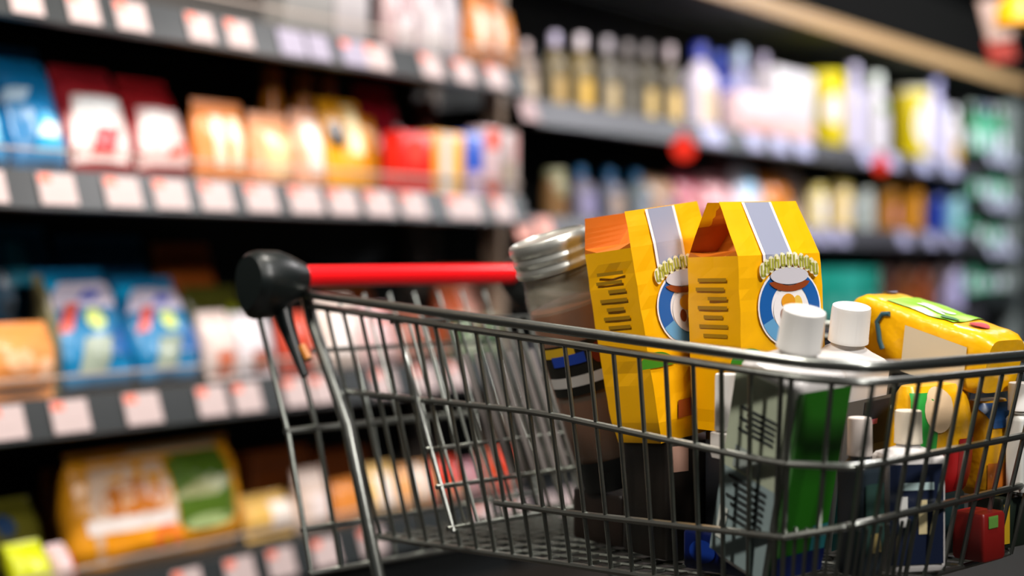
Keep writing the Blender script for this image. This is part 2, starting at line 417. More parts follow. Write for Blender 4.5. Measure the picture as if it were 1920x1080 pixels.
# --- left bay, top shelf
item('A1', 'box', 'cardboard_box', 560, 90, -60, '#8a8886', 'grey box on the top shelf, cut by the top of the frame', 'box', [], d=.10)
item('A1', 'box', 'cardboard_box', 640, 60, -40, '#a8a2a4', 'light grey box on the top shelf beside the pink packets', 'box', [], d=.10)
item('A1', 'bag', 'flour_packet', 742, 60, -50, '#b89c9e', 'pale pink packet on the top shelf', 'packet', [(-.5, .5, .1, .5, '#c8bcbc')], d=.09)
item('A1', 'bag', 'flour_packet', 797, 52, -42, '#b8acb0', 'white packet on the top shelf between pink and orange packets', 'packet', [(-.5, .5, .1, .6, '#ccc6c6')], d=.09)
item('A1', 'bag', 'flour_packet', 842, 40, -42, '#b4aeb4', 'narrow white packet on the top shelf left of the orange packets', 'packet', [], d=.09)
item('A1', 'bag', 'snack_bag', 890, 60, -10, '#c8762c', 'orange packet with cream block on the top shelf', 'packet', [(-.4, .5, .3, .8, '#f8e0c8')], d=.08, sb=.019)
item('A1', 'bag', 'snack_bag', 930, 60, 2, '#b8641c', 'orange packet with pale block, last on the top shelf', 'packet', [(-.5, .4, .3, .8, '#e8cdb8')], d=.08, sb=.019)
item('A1', 'bag', 'snack_bag', 974, 34, 30, '#c47a2c', 'low orange pouch at the very end of the top shelf', 'packet', [], d=.07, sb=.019)
# --- left bay, third shelf
item('A3', 'bag', 'frozen_bag', 62, 150, 428, '#0f5a80', 'dark blue bag standing tall at the back of the lower shelf', 'bag', [(-.5, .1, .6, .9, '#2b98b8')], lean=10, sb=.22, d=.12)
item('A3', 'bag', 'frozen_bag', 205, 200, 446, '#0c4a70', 'wide dark blue bag behind the white and blue bags', 'bag', [], lean=10, sb=.22, d=.12)
item('A3', 'pillow', 'bean_bag', 8, 60, 535, '#6e6444', 'khaki bag at the far left edge of the lower shelf', 'bag', [], lean=14, d=.09)
item('A3', 'pillow', 'bean_bag', 86, 70, 522, '#7a7350', 'khaki green bag left of the white and blue bags', 'bag', [], lean=14, d=.09)
item('A3', 'pillow', 'bean_bag', 40, 260, 612, '#f09a52', 'low orange bag lying at the front left of the lower shelf', 'bag', [(-.5, .2, .3, .6, '#ffc090', 'e'), (.3, .8, .2, .5, '#ffc79c', 'e')], lean=12, d=.10, sb=.02)
def veg(px, wp, yt, lab):
    item('A3', 'bag', 'frozen_bag', px, wp, yt, '#1a7fb4', lab, 'bag',
         [(-.75, .9, .62, .86, '#e8dcf0', 'd'), (-.1, .4, .68, .78, '#5a6cd0', 'd'), (-.95, -.5, .78, .92, '#18b4f0', 'd'), (-.7, -.4, .42, .66, '#e0584c', 'd'), (-.2, .3, .42, .6, '#d8e878', 'e'), (-.5, .2, .08, .36, '#9ca898', 'd'), (.3, .95, .2, .45, '#1560a4', 'd')], lean=24, d=.11)
veg(180, 185, 518, 'white and blue bag with yellow spot, nearest to the orange bag')
veg(322, 160, 532, 'white and blue bag with yellow spot, nearest to the cart handle')
item('A3', 'bag', 'snack_bag', 360, 120, 460, '#a8541c', 'rust orange bag at the back, left of the cart handle', 'bag', [], lean=8, sb=.24, d=.1)
item('A3', 'pillow', 'snack_bag', 405, 110, 540, '#54541c', 'dark olive bag behind the white packets beside the cart handle', 'bag', [(.3, .8, .4, .8, '#a8b418', 'e')], lean=8, sb=.14, d=.09)
item('A3', 'pillow', 'flour_packet', 415, 95, 590, '#ecd4cc', 'white packet with orange bottom left of the cart tubes', 'packet', [(-.5, .5, .05, .35, '#e8672c')], lean=16, d=.08)
item('A3', 'pillow', 'flour_packet', 478, 80, 592, '#e4dbe0', 'white packet with rust bottom behind the cart tubes', 'packet', [(-.5, .6, .05, .35, '#b4502c')], lean=16, d=.08)
item('A3', 'pillow', 'snack_bag', 560, 60, 590, '#d8533c', 'red orange packet seen through the rear of the cart', 'packet', [], lean=10, d=.08)
item('A3', 'bag', 'flour_packet', 632, 90, 560, '#ecd8cc', 'cream white packet seen through the top of the cart grid', 'packet', [(-.5, .6, .2, .7, '#fdf1ec')], lean=8, d=.09)
item('A3', 'bag', 'flour_packet', 705, 70, 575, '#e8c4c4', 'pinkish packet beside the cream packet behind the cart grid', 'packet', [(-.2, .7, .7, .85, '#e87868')], lean=8, d=.09)
item('A3', 'bag', 'snack_bag', 770, 66, 590, '#9c5c48', 'brown packet behind the cart grid below the red handle', 'packet', [], lean=8, d=.09)
item('A3', 'bag', 'snack_bag', 660, 100, 530, '#7a3a18', 'dark rust bag at the back under the red handle', 'bag', [], lean=8, d=.09, sb=.25)
item('A3', 'jar', 'pickle_jar', 868, 52, 590, '#4c6a44', 'green jar seen through the cart grid', 'jar', [(-.6, .6, .2, .6, '#c2ccb4')], '#b8c4b0')
item('A3', 'jar', 'pickle_jar', 918, 44, 594, '#38603c', 'dark green jar right of the other green jar', 'jar', [(-.6, .4, .2, .5, '#8c9a80')], '#9a9a80')
item('A3', 'bag', 'snack_bag', 930, 70, 500, '#c45c34', 'orange and pink bag behind the right end of the red handle', 'bag', [(-.1, .9, .1, .8, '#e8a898', 'b')], d=.1, sb=.12)
# --- left bay, bottom shelf
item('A4', 'bag', 'pasta_bag', 295, 380, 838, '#f0a01c', 'large orange and white bag with green panel on the bottom shelf', 'bag',
     [(-.80, .05, .10, .92, '#e6c2a4'), (-.72, .0, .42, .74, '#c8721c', 'e'), (-.72, .0, .10, .34, '#f8a01c'), (-.85, .02, .34, .46, '#f9ece6'), (-.25, .05, .12, .34, '#f47a30', 'e'),
      (.06, .80, .30, .90, '#4f6c1e'), (.15, .72, .52, .66, '#a8a878', 'd'), (.1, .7, .24, .36, '#b4c886', 'e'), (-.3, .8, .91, .97, '#e8c8a0')], lean=6, d=.16, sb=.04)
item('A4', 'pillow', 'pasta_bag', 130, 90, 880, '#b45a10', 'brown orange bag behind the large orange bag', 'bag', [], lean=6, d=.10, sb=.2)
item('A4', 'box', 'cardboard_box', 492, 110, 838, '#5c2c0c', 'dark brown box right of the large orange bag', 'box', [], d=.16, sb=.2)
item('A4', 'pillow', 'pasta_packet', 500, 120, 935, '#f4c468', 'yellow and white packet in front of the brown box', 'packet', [(-.1, .9, .2, .75, '#fff0e4')], lean=20, d=.08)
item('A4', 'bag', 'pasta_packet', 582, 66, 880, '#e8cfc0', 'white packet seen between the cart tubes', 'packet', [(-.4, .5, .2, .6, '#f8e8e4')], lean=6, d=.08)
item('A4', 'box', 'cardboard_box', 620, 90, 842, '#6c3410', 'brown box at the back behind the cart tubes', 'box', [], d=.14, sb=.24)
item('A4', 'bag', 'pasta_packet', 650, 56, 900, '#e08a3c', 'orange packet right beside the thick cart tube', 'packet', [], lean=6, d=.08)
item('A4', 'bag', 'pasta_packet', 710, 76, 872, '#f6c878', 'yellow and white packet seen through the lower cart grid', 'packet', [(-.4, .4, .2, .8, '#fdf0ea')], lean=6, d=.08)
item('A4', 'bag', 'pasta_packet', 775, 66, 872, '#f2b070', 'peach packet beside the yellow and white packet, behind the cart', 'packet', [(-.2, .4, .3, .95, '#f4f0ea')], lean=6, d=.08)
item('A4', 'bag', 'snack_bag', 835, 50, 862, '#e8452c', 'red bag seen through the cart seat panel', 'bag', [(-.1, .7, .05, .4, '#f0a468')], lean=6, d=.08)
item('A4', 'bag', 'snack_bag', 885, 50, 866, '#b8848c', 'pink packet behind the cart seat panel', 'packet', [], lean=6, d=.08)
item('A4', 'bag', 'snack_bag', 920, 40, 842, '#dc5c34', 'orange red packet behind the cart seat panel', 'packet', [], lean=4, d=.08)
item('A4', 'bag', 'snack_bag', 958, 38, 836, '#ee4a2c', 'red packet near the post behind the cart seat panel', 'packet', [], lean=4, d=.08, sb=.02)
item('A4', 'pillow', 'bean_bag', 30, 150, 955, '#6c6820', 'olive bag with a blue spot at the bottom left corner', 'bag', [(-.4, .1, .5, .8, '#2c4a74', 'e')], lean=22, d=.10)
item('A4', 'pillow', 'snack_bag', 78, 90, 1030, '#dce41c', 'neon yellow packet at the bottom edge of the photo', 'packet', [], lean=30, d=.06, sb=.0)
item('A4', 'pillow', 'snack_bag', 128, 70, 1034, '#e8c8c8', 'white and red packet at the bottom edge beside the neon packet', 'packet', [(.4, .9, .2, .7, '#e04c3c')], lean=30, d=.06, sb=.0)
# --- right bay, top shelf
for i, (px, y) in enumerate(((985, 78), (1040, 62), (1088, 66), (1138, 72), (1176, 80), (1212, 84), (1255, 86))):
    item('B1', 'bottle', 'vinegar_bottle', px, (44, 46, 50, 46, 40, 40, 46)[i], y, ('#8d7c70', '#6f6348', '#7a6a44', '#5f5a50', '#4f4a40', '#504a3a', '#5c5444')[i],
         'slim bottle with pale cap, %s in the bottle row right of the post' % ('first', 'second', 'third', 'fourth', 'fifth', 'sixth', 'seventh')[i], 'bottle',
         [(-.8, .8, .08, .42, ('#c8b49c', '#b0925a', '#d0a84c', '#b8a47c', '#6a665c', '#d6b878', '#e4c27c')[i])], ('#d0bcbc', '#c8c0dc', '#e8dce4', '#b8b0b8', '#8c8484', '#908888', '#c4b4b8')[i], group='slim bottles on the top right shelf')
item('B1', 'bottle', 'detergent_bottle', 1312, 66, 84, '#e6dcec', 'white bottle with royal blue neck, next to the slim bottle row', 'bottle', [(-.8, .8, .1, .5, '#e8cdb0')], '#2a3cb0')
item('B1', 'bottle', 'detergent_bottle', 1348, 54, 100, '#1c2f9c', 'deep blue bottle between the white bottles', 'bottle', [], '#3a54c0', sb=.14)
item('B1', 'bottle', 'detergent_bottle', 1385, 58, 90, '#b4b4d8', 'lavender bottle with pale blue cap behind the pink packs', 'bottle', [], '#c8dcf4', sb=.14)
item('B1', 'bottle', 'detergent_bottle', 1428, 54, 102, '#a0929c', 'grey lavender bottle behind the pink packs', 'bottle', [], '#c0b4cc', sb=.14)
item('B1', 'box', 'detergent_box', 1408, 70, 178, '#f0d2d4', 'pale pink box below the lavender bottles', 'box', [(-.9, .9, .05, .35, '#e8b0a4')], d=.10, sb=.02)
item('B1', 'box', 'detergent_box', 1470, 76, 134, '#dcd5d8', 'large white box left of the yellow tin', 'box', [(-.9, .9, .04, .28, '#eec4bc')], d=.12, sb=.03)
item('B1', 'tin', 'yellow_tin', 1545, 74, 138, '#e8cf10', 'yellow tin with white round label beside the white box', 'tin', [(-.93, -.10, .32, .72, '#efe0dc', 'e')], '#f4e420')
item('B1', 'jug', 'cleaner_bottle', 1600, 46, 122, '#d4cce8', 'pale lavender bottle right of the yellow tin', 'bottle', [], '#d8d0f0')
item('B1', 'jug', 'cleaner_bottle', 1640, 64, 140, '#d8d0d6', 'white bottle with green grey neck between the two yellow tins', 'bottle', [(-.7, .7, .52, .66, '#8a9c70')], '#e6ece0')
item('B1', 'tin', 'yellow_tin', 1708, 66, 168, '#e2c810', 'yellow tin with large white label farther along the shelf', 'tin', [(-.80, .35, .2, .82, '#e6dee4', 'e')], '#e8e0c0')
item('B1', 'jug', 'cleaner_bottle', 1752, 50, 150, '#c8c0e4', 'lavender white bottle right of the second yellow tin', 'bottle', [], '#a8a4d4')
item('B1', 'jug', 'cleaner_bottle', 1784, 44, 202, '#e8dcdc', 'white bottle with orange base at the end of the shelf', 'bottle', [(-.8, .8, .06, .4, '#d8a860')], '#eeeaf0')
# --- right bay, second shelf
item('B2', 'jar', 'olive_jar', 1040, 48, 318, '#7c5c38', 'olive brown jar right of the grey boxes and the post', 'jar', [(-.7, .7, .5, .9, '#8c8868')], '#8a8a68')
for i, px in enumerate((1092, 1146, 1196)):
    item('B2', 'bottle', 'soap_bottle', px, 56, 314 + 4 * i, ('#6c6878', '#5c6070', '#5a6468')[i], 'bottle with dark blue top, %s of three left of the pink bags' % ('first', 'middle', 'last')[i], 'bottle', [(-.8, .8, .1, .5, ('#8a84a8', '#a08c80', '#7c8490')[i])], '#1474ac', lean=4, group='bottles with dark blue tops')
item('B2', 'bag', 'snack_bag', 1250, 60, 334, '#c09878', 'tan packet between the blue topped bottles and pink bags', 'packet', [(-.3, .6, .1, .5, '#8c84a0')], lean=14, d=.08)
item('B2', 'bag', 'sweets_bag', 1300, 64, 326, '#b85464', 'dusky rose bag left of the tallest pink bag', 'bag', [(-.3, .5, .1, .5, '#dc9494', 'd')], lean=16, d=.09)
item('B2', 'bag', 'sweets_bag', 1352, 60, 330, '#e09ca0', 'light pink bag on the second right shelf', 'bag', [], lean=16, d=.09)
item('B2', 'bag', 'sweets_bag', 1372, 56, 296, '#d88c94', 'tallest pink bag behind the light pink bag', 'bag', [], lean=8, d=.09, sb=.16)
item('B2', 'bag', 'sweets_bag', 1408, 48, 318, '#e4dce8', 'white and light blue bag beside the pink bags', 'bag', [(-.5, .6, .5, .85, '#a0d4f4')], lean=10, d=.08)
item('B2', 'bag', 'snack_bag', 1456, 52, 330, '#d87c18', 'orange bag right of the white and blue bag', 'bag', [(-.5, .5, .1, .4, '#c86814', 'e')], lean=8, d=.09)
item('B2', 'bag', 'snack_bag', 1490, 50, 308, '#ecd8dc', 'white round-topped bag behind the orange bag', 'bag', [], lean=8, d=.09, sb=.12)
item('B2', 'jar', 'cream_jar', 1528, 46, 348, '#f0dca0', 'cream jar with a white spot, left of its amber-lidded neighbour', 'jar', [(-.6, .3, .2, .7, '#f4f0f8', 'e')], '#e8d070')
item('B2', 'jar', 'cream_jar', 1574, 46, 340, '#e8cc8c', 'cream jar with amber lid on the second right shelf', 'jar', [(-.5, .5, .2, .6, '#f4e4d8', 'e')], '#dcc468')
item('B2', 'jar', 'cream_jar', 1618, 40, 356, '#a8b0ac', 'small grey green jar between cream and amber jars', 'jar', [], '#c0c4b8')
item('B2', 'jar', 'honey_jar', 1658, 50, 330, '#9c6410', 'amber jar with pink spot beneath it and gold lid', 'jar', [(-.5, .6, .15, .5, '#d88888', 'e')], '#c89020')
item('B2', 'jar', 'honey_jar', 1706, 44, 326, '#c07c14', 'bright amber jar left of the dark blue bottle', 'jar', [(-.1, .6, .2, .6, '#e8b084', 'e')], '#8a5410')
item('B2', 'bottle', 'soap_bottle', 1752, 44, 330, '#14308c', 'dark blue bottle beside the amber jars', 'bottle', [], '#1c3c9c')
item('B2', 'bottle', 'soap_bottle', 1786, 40, 330, '#8cbcc4', 'pale teal bottle at the end of the second right shelf', 'bottle', [(-.6, .6, .1, .3, '#3c8c74')], '#c4b8d0')
# --- right bay, third shelf
for i, px in enumerate((1450, 1500, 1545, 1582, 1616)):
    item('B3', 'box', 'tea_box', px, (44, 42, 40, 38, 34)[i], 500 + i, ('#1c8474', '#22907c', '#1e8a78', '#2c9484', '#1c7c6c')[i], 'teal box, %s of the row behind the yellow packs' % ('first', 'second', 'third', 'fourth', 'last')[i], 'box', [(-.6, .6, .1, .4, '#5aa898')], d=.1, group='teal boxes behind the cart')
for i, px in enumerate((1655, 1690, 1724, 1756)):
    item('B3', 'jar', 'sauce_jar', px, 34, 488 + 2 * i, ('#4c2c24', '#6c3c20', '#7c3c1c', '#5c4440')[i], 'dark brown jar, %s of the row right of the teal boxes' % ('first', 'second', 'third', 'last')[i], 'jar', [(-.7, .7, .2, .4, ('#8c5c44', '#b85c24', '#c4602c', '#a89cc0')[i])], ('#503838', '#4c3838', '#5a4040', '#705c5c')[i], group='brown jars behind the cart')
item('B3', 'jar', 'sauce_jar', 1786, 36, 500, '#b0a8d0', 'lavender jar right of the brown jars', 'jar', [], '#d0c4dc')
# --- far unit: green bottles
k = 0
for gi, g in enumerate(('G1', 'G2', 'G3', 'G4')):
    for j, px in enumerate((1820, 1838, 1856, 1874)):
        ytop = {0: 194, 1: 292, 2: 386, 3: 486}[gi] + (j * 2 if gi < 2 else 0)
        c1 = ('#0c7a34', '#06905c', '#0e9c68', '#5cc49c')[(k * 3 + gi) % 4]
        item(g, 'bottle', 'green_bottle', px, 21, ytop, c1, 'green bottle on the far end unit, %s row from the top, %s from the left' % (('first', 'second', 'third', 'fourth')[gi], ('first', 'second', 'third', 'fourth')[j]),
             'bottle', [(-.9, .9, .1, .45, ('#e8ecf4', '#a8e0c8', '#d8d0e8')[k % 3])], ('#c8d8c8', '#7c9cb0', '#d0d0e4')[k % 3], group='green bottles on the far end unit')
        k += 1

settle()
# ------------------------------------------------------------------ price tags in the rails
tag_white = mat('#c4b0ae', .5); tag_red = mat('#f2785c', .45); tag_ink = mat('#8c7f84', .5)
def price_tag(z, px, wpx, where, hm=.078, col=None, corner=True):
    p, Y, u = on_shelf(px)
    wd = wpx * Y / (F * (.598 - .8015 * u)) * .86
    b = MB(); b.box((0, 0, 0), (wd, .003, hm), col or tag_white)
    M = Matrix.Translation(Vector((p.x, p.y, z)) + N * .0165) @ Matrix.Rotation(TH, 4, 'Z') @ Matrix.Rotation(radians(-20), 4, 'X')
    b.box((.0, -.0018, -hm * .1), (wd * .55, .001, hm * .10), tag_ink if False else (col or tag_white))
    if corner: b.box((-wd * .30, -.002, hm * .33), (wd * .32, .001, hm * .26), tag_red)
    o = b.build('price_tag', smooth=False); o.matrix_world = M
    o['category'] = 'price tag'; o['group'] = 'price tags in the ' + where
    o['_px'] = float(px); TAGS.setdefault(where, []).append(o)
    return o
TAGS = {}
ORDN = ['first', 'second', 'third', 'fourth', 'fifth', 'sixth', 'seventh', 'eighth', 'ninth', 'tenth', 'eleventh', 'twelfth', 'thirteenth', 'fourteenth']
for px, wp in ((-28, 74), (100, 80), (222, 76), (312, 72), (397, 68), (482, 66), (565, 68), (635, 60), (703, 58), (768, 52), (862, 70), (935, 40)):
    price_tag(Z2, px, wp, 'upper left rail')
for px, wp in ((5, 78), (124, 80), (260, 76), (390, 62), (456, 58), (550, 56), (600, 50), (713, 50), (790, 46), (850, 44)):
    price_tag(Z3, px, wp, 'lower left rail')
for px, wp in ((345, 62), (443, 62), (520, 56), (603, 54), (690, 50), (900, 46), (960, 46)):
    price_tag(Z4, px, wp, 'bottom left rail')
for px, wp in ((40, 70), (148, 68), (238, 68), (368, 56), (440, 54), (540, 56), (590, 46), (655, 52), (700, 50), (802, 44), (862, 42), (922, 40)):
    price_tag(Z1, px, wp, 'top left rail', col=mat('#9c94a8', .45) if px in (540, 590, 655) else None, corner=px not in (540, 590))
for px, wp in ((984, 36), (1330, 44), (1408, 30), (1455, 30), (1500, 30), (1622, 26), (1668, 22), (1728, 26), (1778, 26)):
    price_tag(R1, px, wp, 'top right rail', col=mat('#b9b8dc', .45) if px > 1100 else mat('#a88c8c', .45), corner=False)
for px, wp in ((975, 36), (1015, 30), (1500, 30), (1538, 26), (1572, 24), (1690, 22), (1740, 22), (1780, 20)):
    price_tag(R2, px, wp, 'second right rail', col=mat('#e8a090', .45) if px < 1020 else mat('#a8a4c4', .45), corner=False)
for px, wp in ((1025, 34), (1062, 30), (1100, 34), (1150, 40), (1215, 36), (1270, 30)):
    price_tag(R4, px, wp, 'bottom right rail', corner=False)
for gz in G[:3]:
    for px in (1856, 1874, 1891):
        price_tag(gz, px, 14, 'end unit rail at %s height' % ('top', 'middle', 'low')[G.index(gz)], col=mat('#c4c4dc', .45), corner=False)
for where, os_ in TAGS.items():
    os_.sort(key=lambda o: o['_px'])
    vis = [o for o in os_ if o['_px'] > -60]
    for i, o in enumerate(vis):
        o['label'] = 'square price tag in the %s, %s from the left' % (where, ORDN[i])
        del o['_px']

# red round markers hanging under the top right rail
for px, py, wp, lb in ((1282, 278, 52, 'round red marker hanging below the slim bottles'), (1652, 308, 38, 'small red marker hanging under the shelf between the yellow tins')):
    p, Y, u = on_shelf(px, -.08); r = wp / 2 / F * Y
    b = MB(); R = Matrix.Rotation(TH - .5, 3, 'Z')
    vs = []; n = 24
    c = Vector((p.x, p.y, HC + (480 - py) / F * Y))
    for yy in (-.002, .002):
        for kk in range(n): vs.append(c + R @ Vector((r * cos(2 * pi * kk / n), yy, r * .9 * sin(2 * pi * kk / n))))
    b.add(vs, [tuple(range(n)), tuple(range(n, 2 * n))[::-1]] + [(kk, n + kk, n + (kk + 1) % n, (kk + 1) % n) for kk in range(n)], mat('#cc2410', .35))
    b.box(c + Vector((0, 0, r * .9 + .008)), (.02, .004, .03), mat('#cc2410', .35), R)
    tag(b.build('shelf_marker', smooth=False), lb, 'sign')
# hanging sign and yellow lamp top right
Ys = 5.4
b = MB(); R = Matrix.Rotation(radians(-14), 3, 'Y') @ Matrix.Rotation(radians(40), 3, 'Z')
root = thing('hanging_sign', 'white and red sign hanging at the top right corner', 'sign', Matrix.Translation(P(1868, 62, Ys)))
b.box((0, 0, .05), (.17, .012, .16), mat('#c8a898', .5), R); b.build('sign_board', root, smooth=False)
b = MB(); b.box((0.018, 0, -.065), (.17, .013, .09), mat('#b03420', .5), R); b.build('sign_panel', root, smooth=False)
b = MB(); b.tube([(0, 0, .12), (0.0, 0, 3.18 - P(1868, 62, Ys).z)], .003, black); b.build('cord', root)
root = thing('pendant_lamp', 'yellow pendant lamp at the top right corner', 'lamp', Matrix.Translation(P(1915, 22, 5.0)))
b = MB(); lathe(b, [(.02, .07), (.05, .06), (.085, .02), (.09, -.05), (.07, -.055)], mat('#f0a808', .4)); b.build('lamp_shade', root)
b = MB(); b.tube([(0, 0, .07), (0, 0, 3.18 - P(1915, 22, 5.0).z)], .004, black); b.build('cord', root)

# ------------------------------------------------------------------ shopping cart
chrome = mat('#a8aba6', .33, 1.0, 'steel'); chrome_dark = mat('#8e928c', .40, 1.0, 'steel')
plastic = mat('#0d1414', .38); plastic_grey = mat('#746e6b', .4)
hd = Vector((.743, .669, 0)).normalized(); ax = Vector((.669, -.743, 0)).normalized()
A = Vector((-.349, 2.42, 0)); Hn = Vector((-.357, 2.42, 0))
B1 = Vector((.340, 1.731, 0)); B2 = Vector((.4335, 1.70, 0)); C1 = Vector((.775, 2.008, 0)); C2 = Vector((.786, 2.090, 0)); Dd = Vector((.03, 2.768, 0))
def up(drop): return Vector((0, 0, HC - drop))
def hp(t, a, drop): return Hn + hd * t + ax * a + up(drop)       # along the handle, forward, below the eye
VT = [  # xy, rim drop, bottom offset, bottom drop
 (A, .0653, ax * .10 + hd * .05, .47), (B1, .1285, ax * -.05 + hd * .045, .43), (B2, .134, ax * -.06 + hd * .02, .425),
 (C1, .136, ax * -.06 - hd * .03, .425), (C2, .136, ax * -.05 - hd * .045, .43), (Dd, .070, ax * .10 - hd * .05, .47)]
def wallpt(i, t, drop):
    """point of basket wall i at fraction t, 'drop' below the eye"""
    a, b = VT[i], VT[i + 1]
    xy = a[0].lerp(b[0], t); top = a[1] + (b[1] - a[1]) * t; off = a[2].lerp(b[2], t); bot = a[3] + (b[3] - a[3]) * t
    f = (drop - top) / (bot - top)
    p = xy + off * f; p.z = HC - drop
    return p
def rimdrop(i, t): return VT[i][1] + (VT[i + 1][1] - VT[i][1]) * t
def botdrop(i, t): return VT[i][3] + (VT[i + 1][3] - VT[i][3]) * t
def smooth_poly(pts, it=2):
    for _ in range(it):
        q = [pts[0]]
        for a, b in zip(pts, pts[1:]): q += [a.lerp(b, .12), a.lerp(b, .88)]
        q.append(pts[-1]); pts = q
    return pts
def line_on(i, drops, r, mb, n=8, m=None):
    """drops: list of (t, drop)"""
    mb.tube(smooth_poly([wallpt(i, t, d) for t, d in drops], 1), r, m or chrome, n)

cart = thing('shopping_cart', 'chrome wire shopping cart with a red handle, filled with groceries', 'shopping cart', Matrix.Translation((.18, 2.2, 0)))
def cb(mb, name, parent=None, smooth=True):
    """cart part: vertices are in world space, the thing's base is at (.18, 2.2, 0)"""
    p = Vector((.18, 2.2, 0)) if parent is None or parent is cart else Vector((0, 0, 0))
    mb.v = [tuple(Vector(v) - Vector((.18, 2.2, 0))) for v in mb.v]
    return mb.build(name, parent or cart, smooth=smooth)
# rim, two wires all round
mb = MB()
def ring(extra):
    pts = []
    for (xy, td, off, bd) in VT: p = xy.copy(); p.z = HC - td - extra; pts.append(p)
    return smooth_poly(pts, 2)
mb.tube(ring(0), .0074, chrome, 10); mb.tube([p + (Vector((.24, 2.2, 0)) - Vector((p.x, p.y, 0))).normalized() * .004 for p in ring(.019)], .0055, chrome, 8)
cb(mb, 'top_rim')
# near and far side panels
def side_panel(i, name, M1, M2, m3):
    mb = MB(); Lw = (VT[i + 1][0] - VT[i][0]).length; n = int(Lw / .046)
    for k in range(1, n + 1):
        t = k / (n + .3)
        if i == 4: t = 1 - t
        mb.tube([wallpt(i, t, rimdrop(i, t) + .018), wallpt(i, t, botdrop(i, t))], .0034, chrome_dark, 7)
    line_on(i, M1, .0050, mb); line_on(i, M2, .0050, mb); line_on(i, m3, .0050, mb)
    return cb(mb, name)
side_panel(0, 'side_panel', [(.05, .226), (.28, .226), (.54, .226), (.95, .2555), (1, .257)], [(.40, .372), (.6, .368), (1, .352)], [(0.0, .466), (1, .43)])
side_panel(4, 'side_panel', [(0, .25), (.05, .25), (.45, .226), (1, .226)], [(0, .33), (1, .37)], [(0, .43), (1, .466)])
# nose panel with its chamfered corners
mb = MB()
for i, sp in ((1, .047), (2, .0465), (3, .04)):
    Lw = (VT[i + 1][0] - VT[i][0]).length; n = max(1, int(Lw / sp))
    for k in range(n + (1 if i == 3 else 0)):
        t = (k + .02) / n if i != 3 else k / n
        t = min(1, t)
        mb.tube([wallpt(i, t, rimdrop(i, t) + .018), wallpt(i, t, botdrop(i, t))], .0034, chrome_dark, 7)
        if i in (1, 2) and k < 3:
            for q in (.33, .66):
                tt = min(1, t + q / n); mb.tube([wallpt(i, tt, .338), wallpt(i, tt, botdrop(i, tt))], .0026, chrome_dark, 6)
for r_, ds in ((.0050, (.257, .2565, .250, .250)), (.0050, (.352, .330, .325, .33)), (.0042, (.43, .425, .425, .43))):
    pts = [wallpt(1, 0, ds[0]), wallpt(2, 0, ds[1]), wallpt(3, 0, ds[2]), wallpt(3, 1, ds[3])]
    mb.tube(smooth_poly(pts, 2), r_, chrome)
cb(mb, 'front_panel')
# basket floor
mb = MB()
for k in range(1, 21):
    t = k / 21; a = wallpt(0, t, botdrop(0, t)); b = wallpt(4, 1 - t, botdrop(4, 1 - t)); mb.tube([a, b], .0029, chrome_dark, 6)
for k in range(0, 11):
    s = k / 10; a = wallpt(0, 0, .47).lerp(wallpt(4, 1, .47), s); b = wallpt(2, 0, .425).lerp(wallpt(2, 1, .425), s); mb.tube([a, b], .0029, chrome_dark, 6)
cb(mb, 'basket_floor')
# rear gate, its wires bend forward on the way down
def gate(t, drop):
    pr = [(.06, -.095), (.10, -.075), (.30, .02), (.56, .10)]
    a = pr[-1][1]
    for p, q in zip(pr, pr[1:]):
        if drop <= q[0]: a = p[1] + (q[1] - p[1]) * (drop - p[0]) / (q[0] - p[0]); break
    return hp(t, a, drop)
mb = MB()
for k in range(10):
    t = -.04 + .0585 * k
    mb.tube([gate(t, d) for d in (.07, .10, .2, .3, .42, .52)], .0046 if k < 2 else .003, chrome_dark, 8)
for d, r_ in ((.165, .0042), (.293, .0062), (.45, .0042), (.52, .005)):
    mb.tube([gate(-.045 if d > .2 else .05, d), gate(.49, d)], r_, chrome)
cb(mb, 'rear_gate')
# seat panel that folds inside the basket
def seat(t, drop): return hp(t, .22 + (drop - .10) * .46, drop)
mb = MB()
for k in range(14):
    t = .03 + .026 * k
    mb.tube([seat(t, d) for d in (.105, .25, .415)], .0028, chrome_dark, 6)
for d in (.105, .30, .355, .415): mb.tube([seat(.02, d), seat(.375, d)], .0038, chrome)
mb.tube([seat(.03, .10), seat(.03, .42)], .0042, chrome)
cb(mb, 'seat_panel')
mb = MB()
for k in range(9):
    t = .150 + .0245 * k
    a, b = seat(t, .16), seat(t, .35); w2 = hd * .0055; th = ax * .0015
    o = th * 2
    mb.add([a - w2 + o, a + w2 + o, b + w2 + o, b - w2 + o, a - w2 + o + th, a + w2 + o + th, b + w2 + o + th, b - w2 + o + th],
           [(0, 1, 2, 3), (7, 6, 5, 4), (0, 4, 5, 1), (1, 5, 6, 2), (2, 6, 7, 3), (3, 7, 4, 0)], plastic_grey)
cb(mb, 'seat_slats', smooth=False)
# frame tubes on both sides down to the chassis, and the chassis
for s, t0 in ((0, 0.0), (1, .545)):
    mb = MB()
    pr = [(-.03, .03), (-.005, .07), (.012, .112), (.115, .28), (.20, .511), (.26, .72), (.30, .93)]
    mb.tube([hp(t0 + (.012 if s == 0 else -.012), a, d) for a, d in pr], .0105, chrome, 12)
    cb(mb, 'frame_tube')
mb = MB()
for s, t0 in ((0, .012), (1, .533)):
    f = VT[2][0] if s == 0 else VT[3][0]
    p0 = hp(t0, .24, .93); p1 = Vector((f.x, f.y, .16)) - ax * .12 + hd * (.05 if s == 0 else -.05)
    mb.tube([hp(t0, -.02, .945), p0, p0.lerp(p1, .5), p1], .011, chrome, 10)
mb.tube([Vector((*(VT[2][0] - ax * .12 + hd * .05).xy, .16)), Vector((*(VT[3][0] - ax * .12 - hd * .05).xy, .16))], .011, chrome, 10)
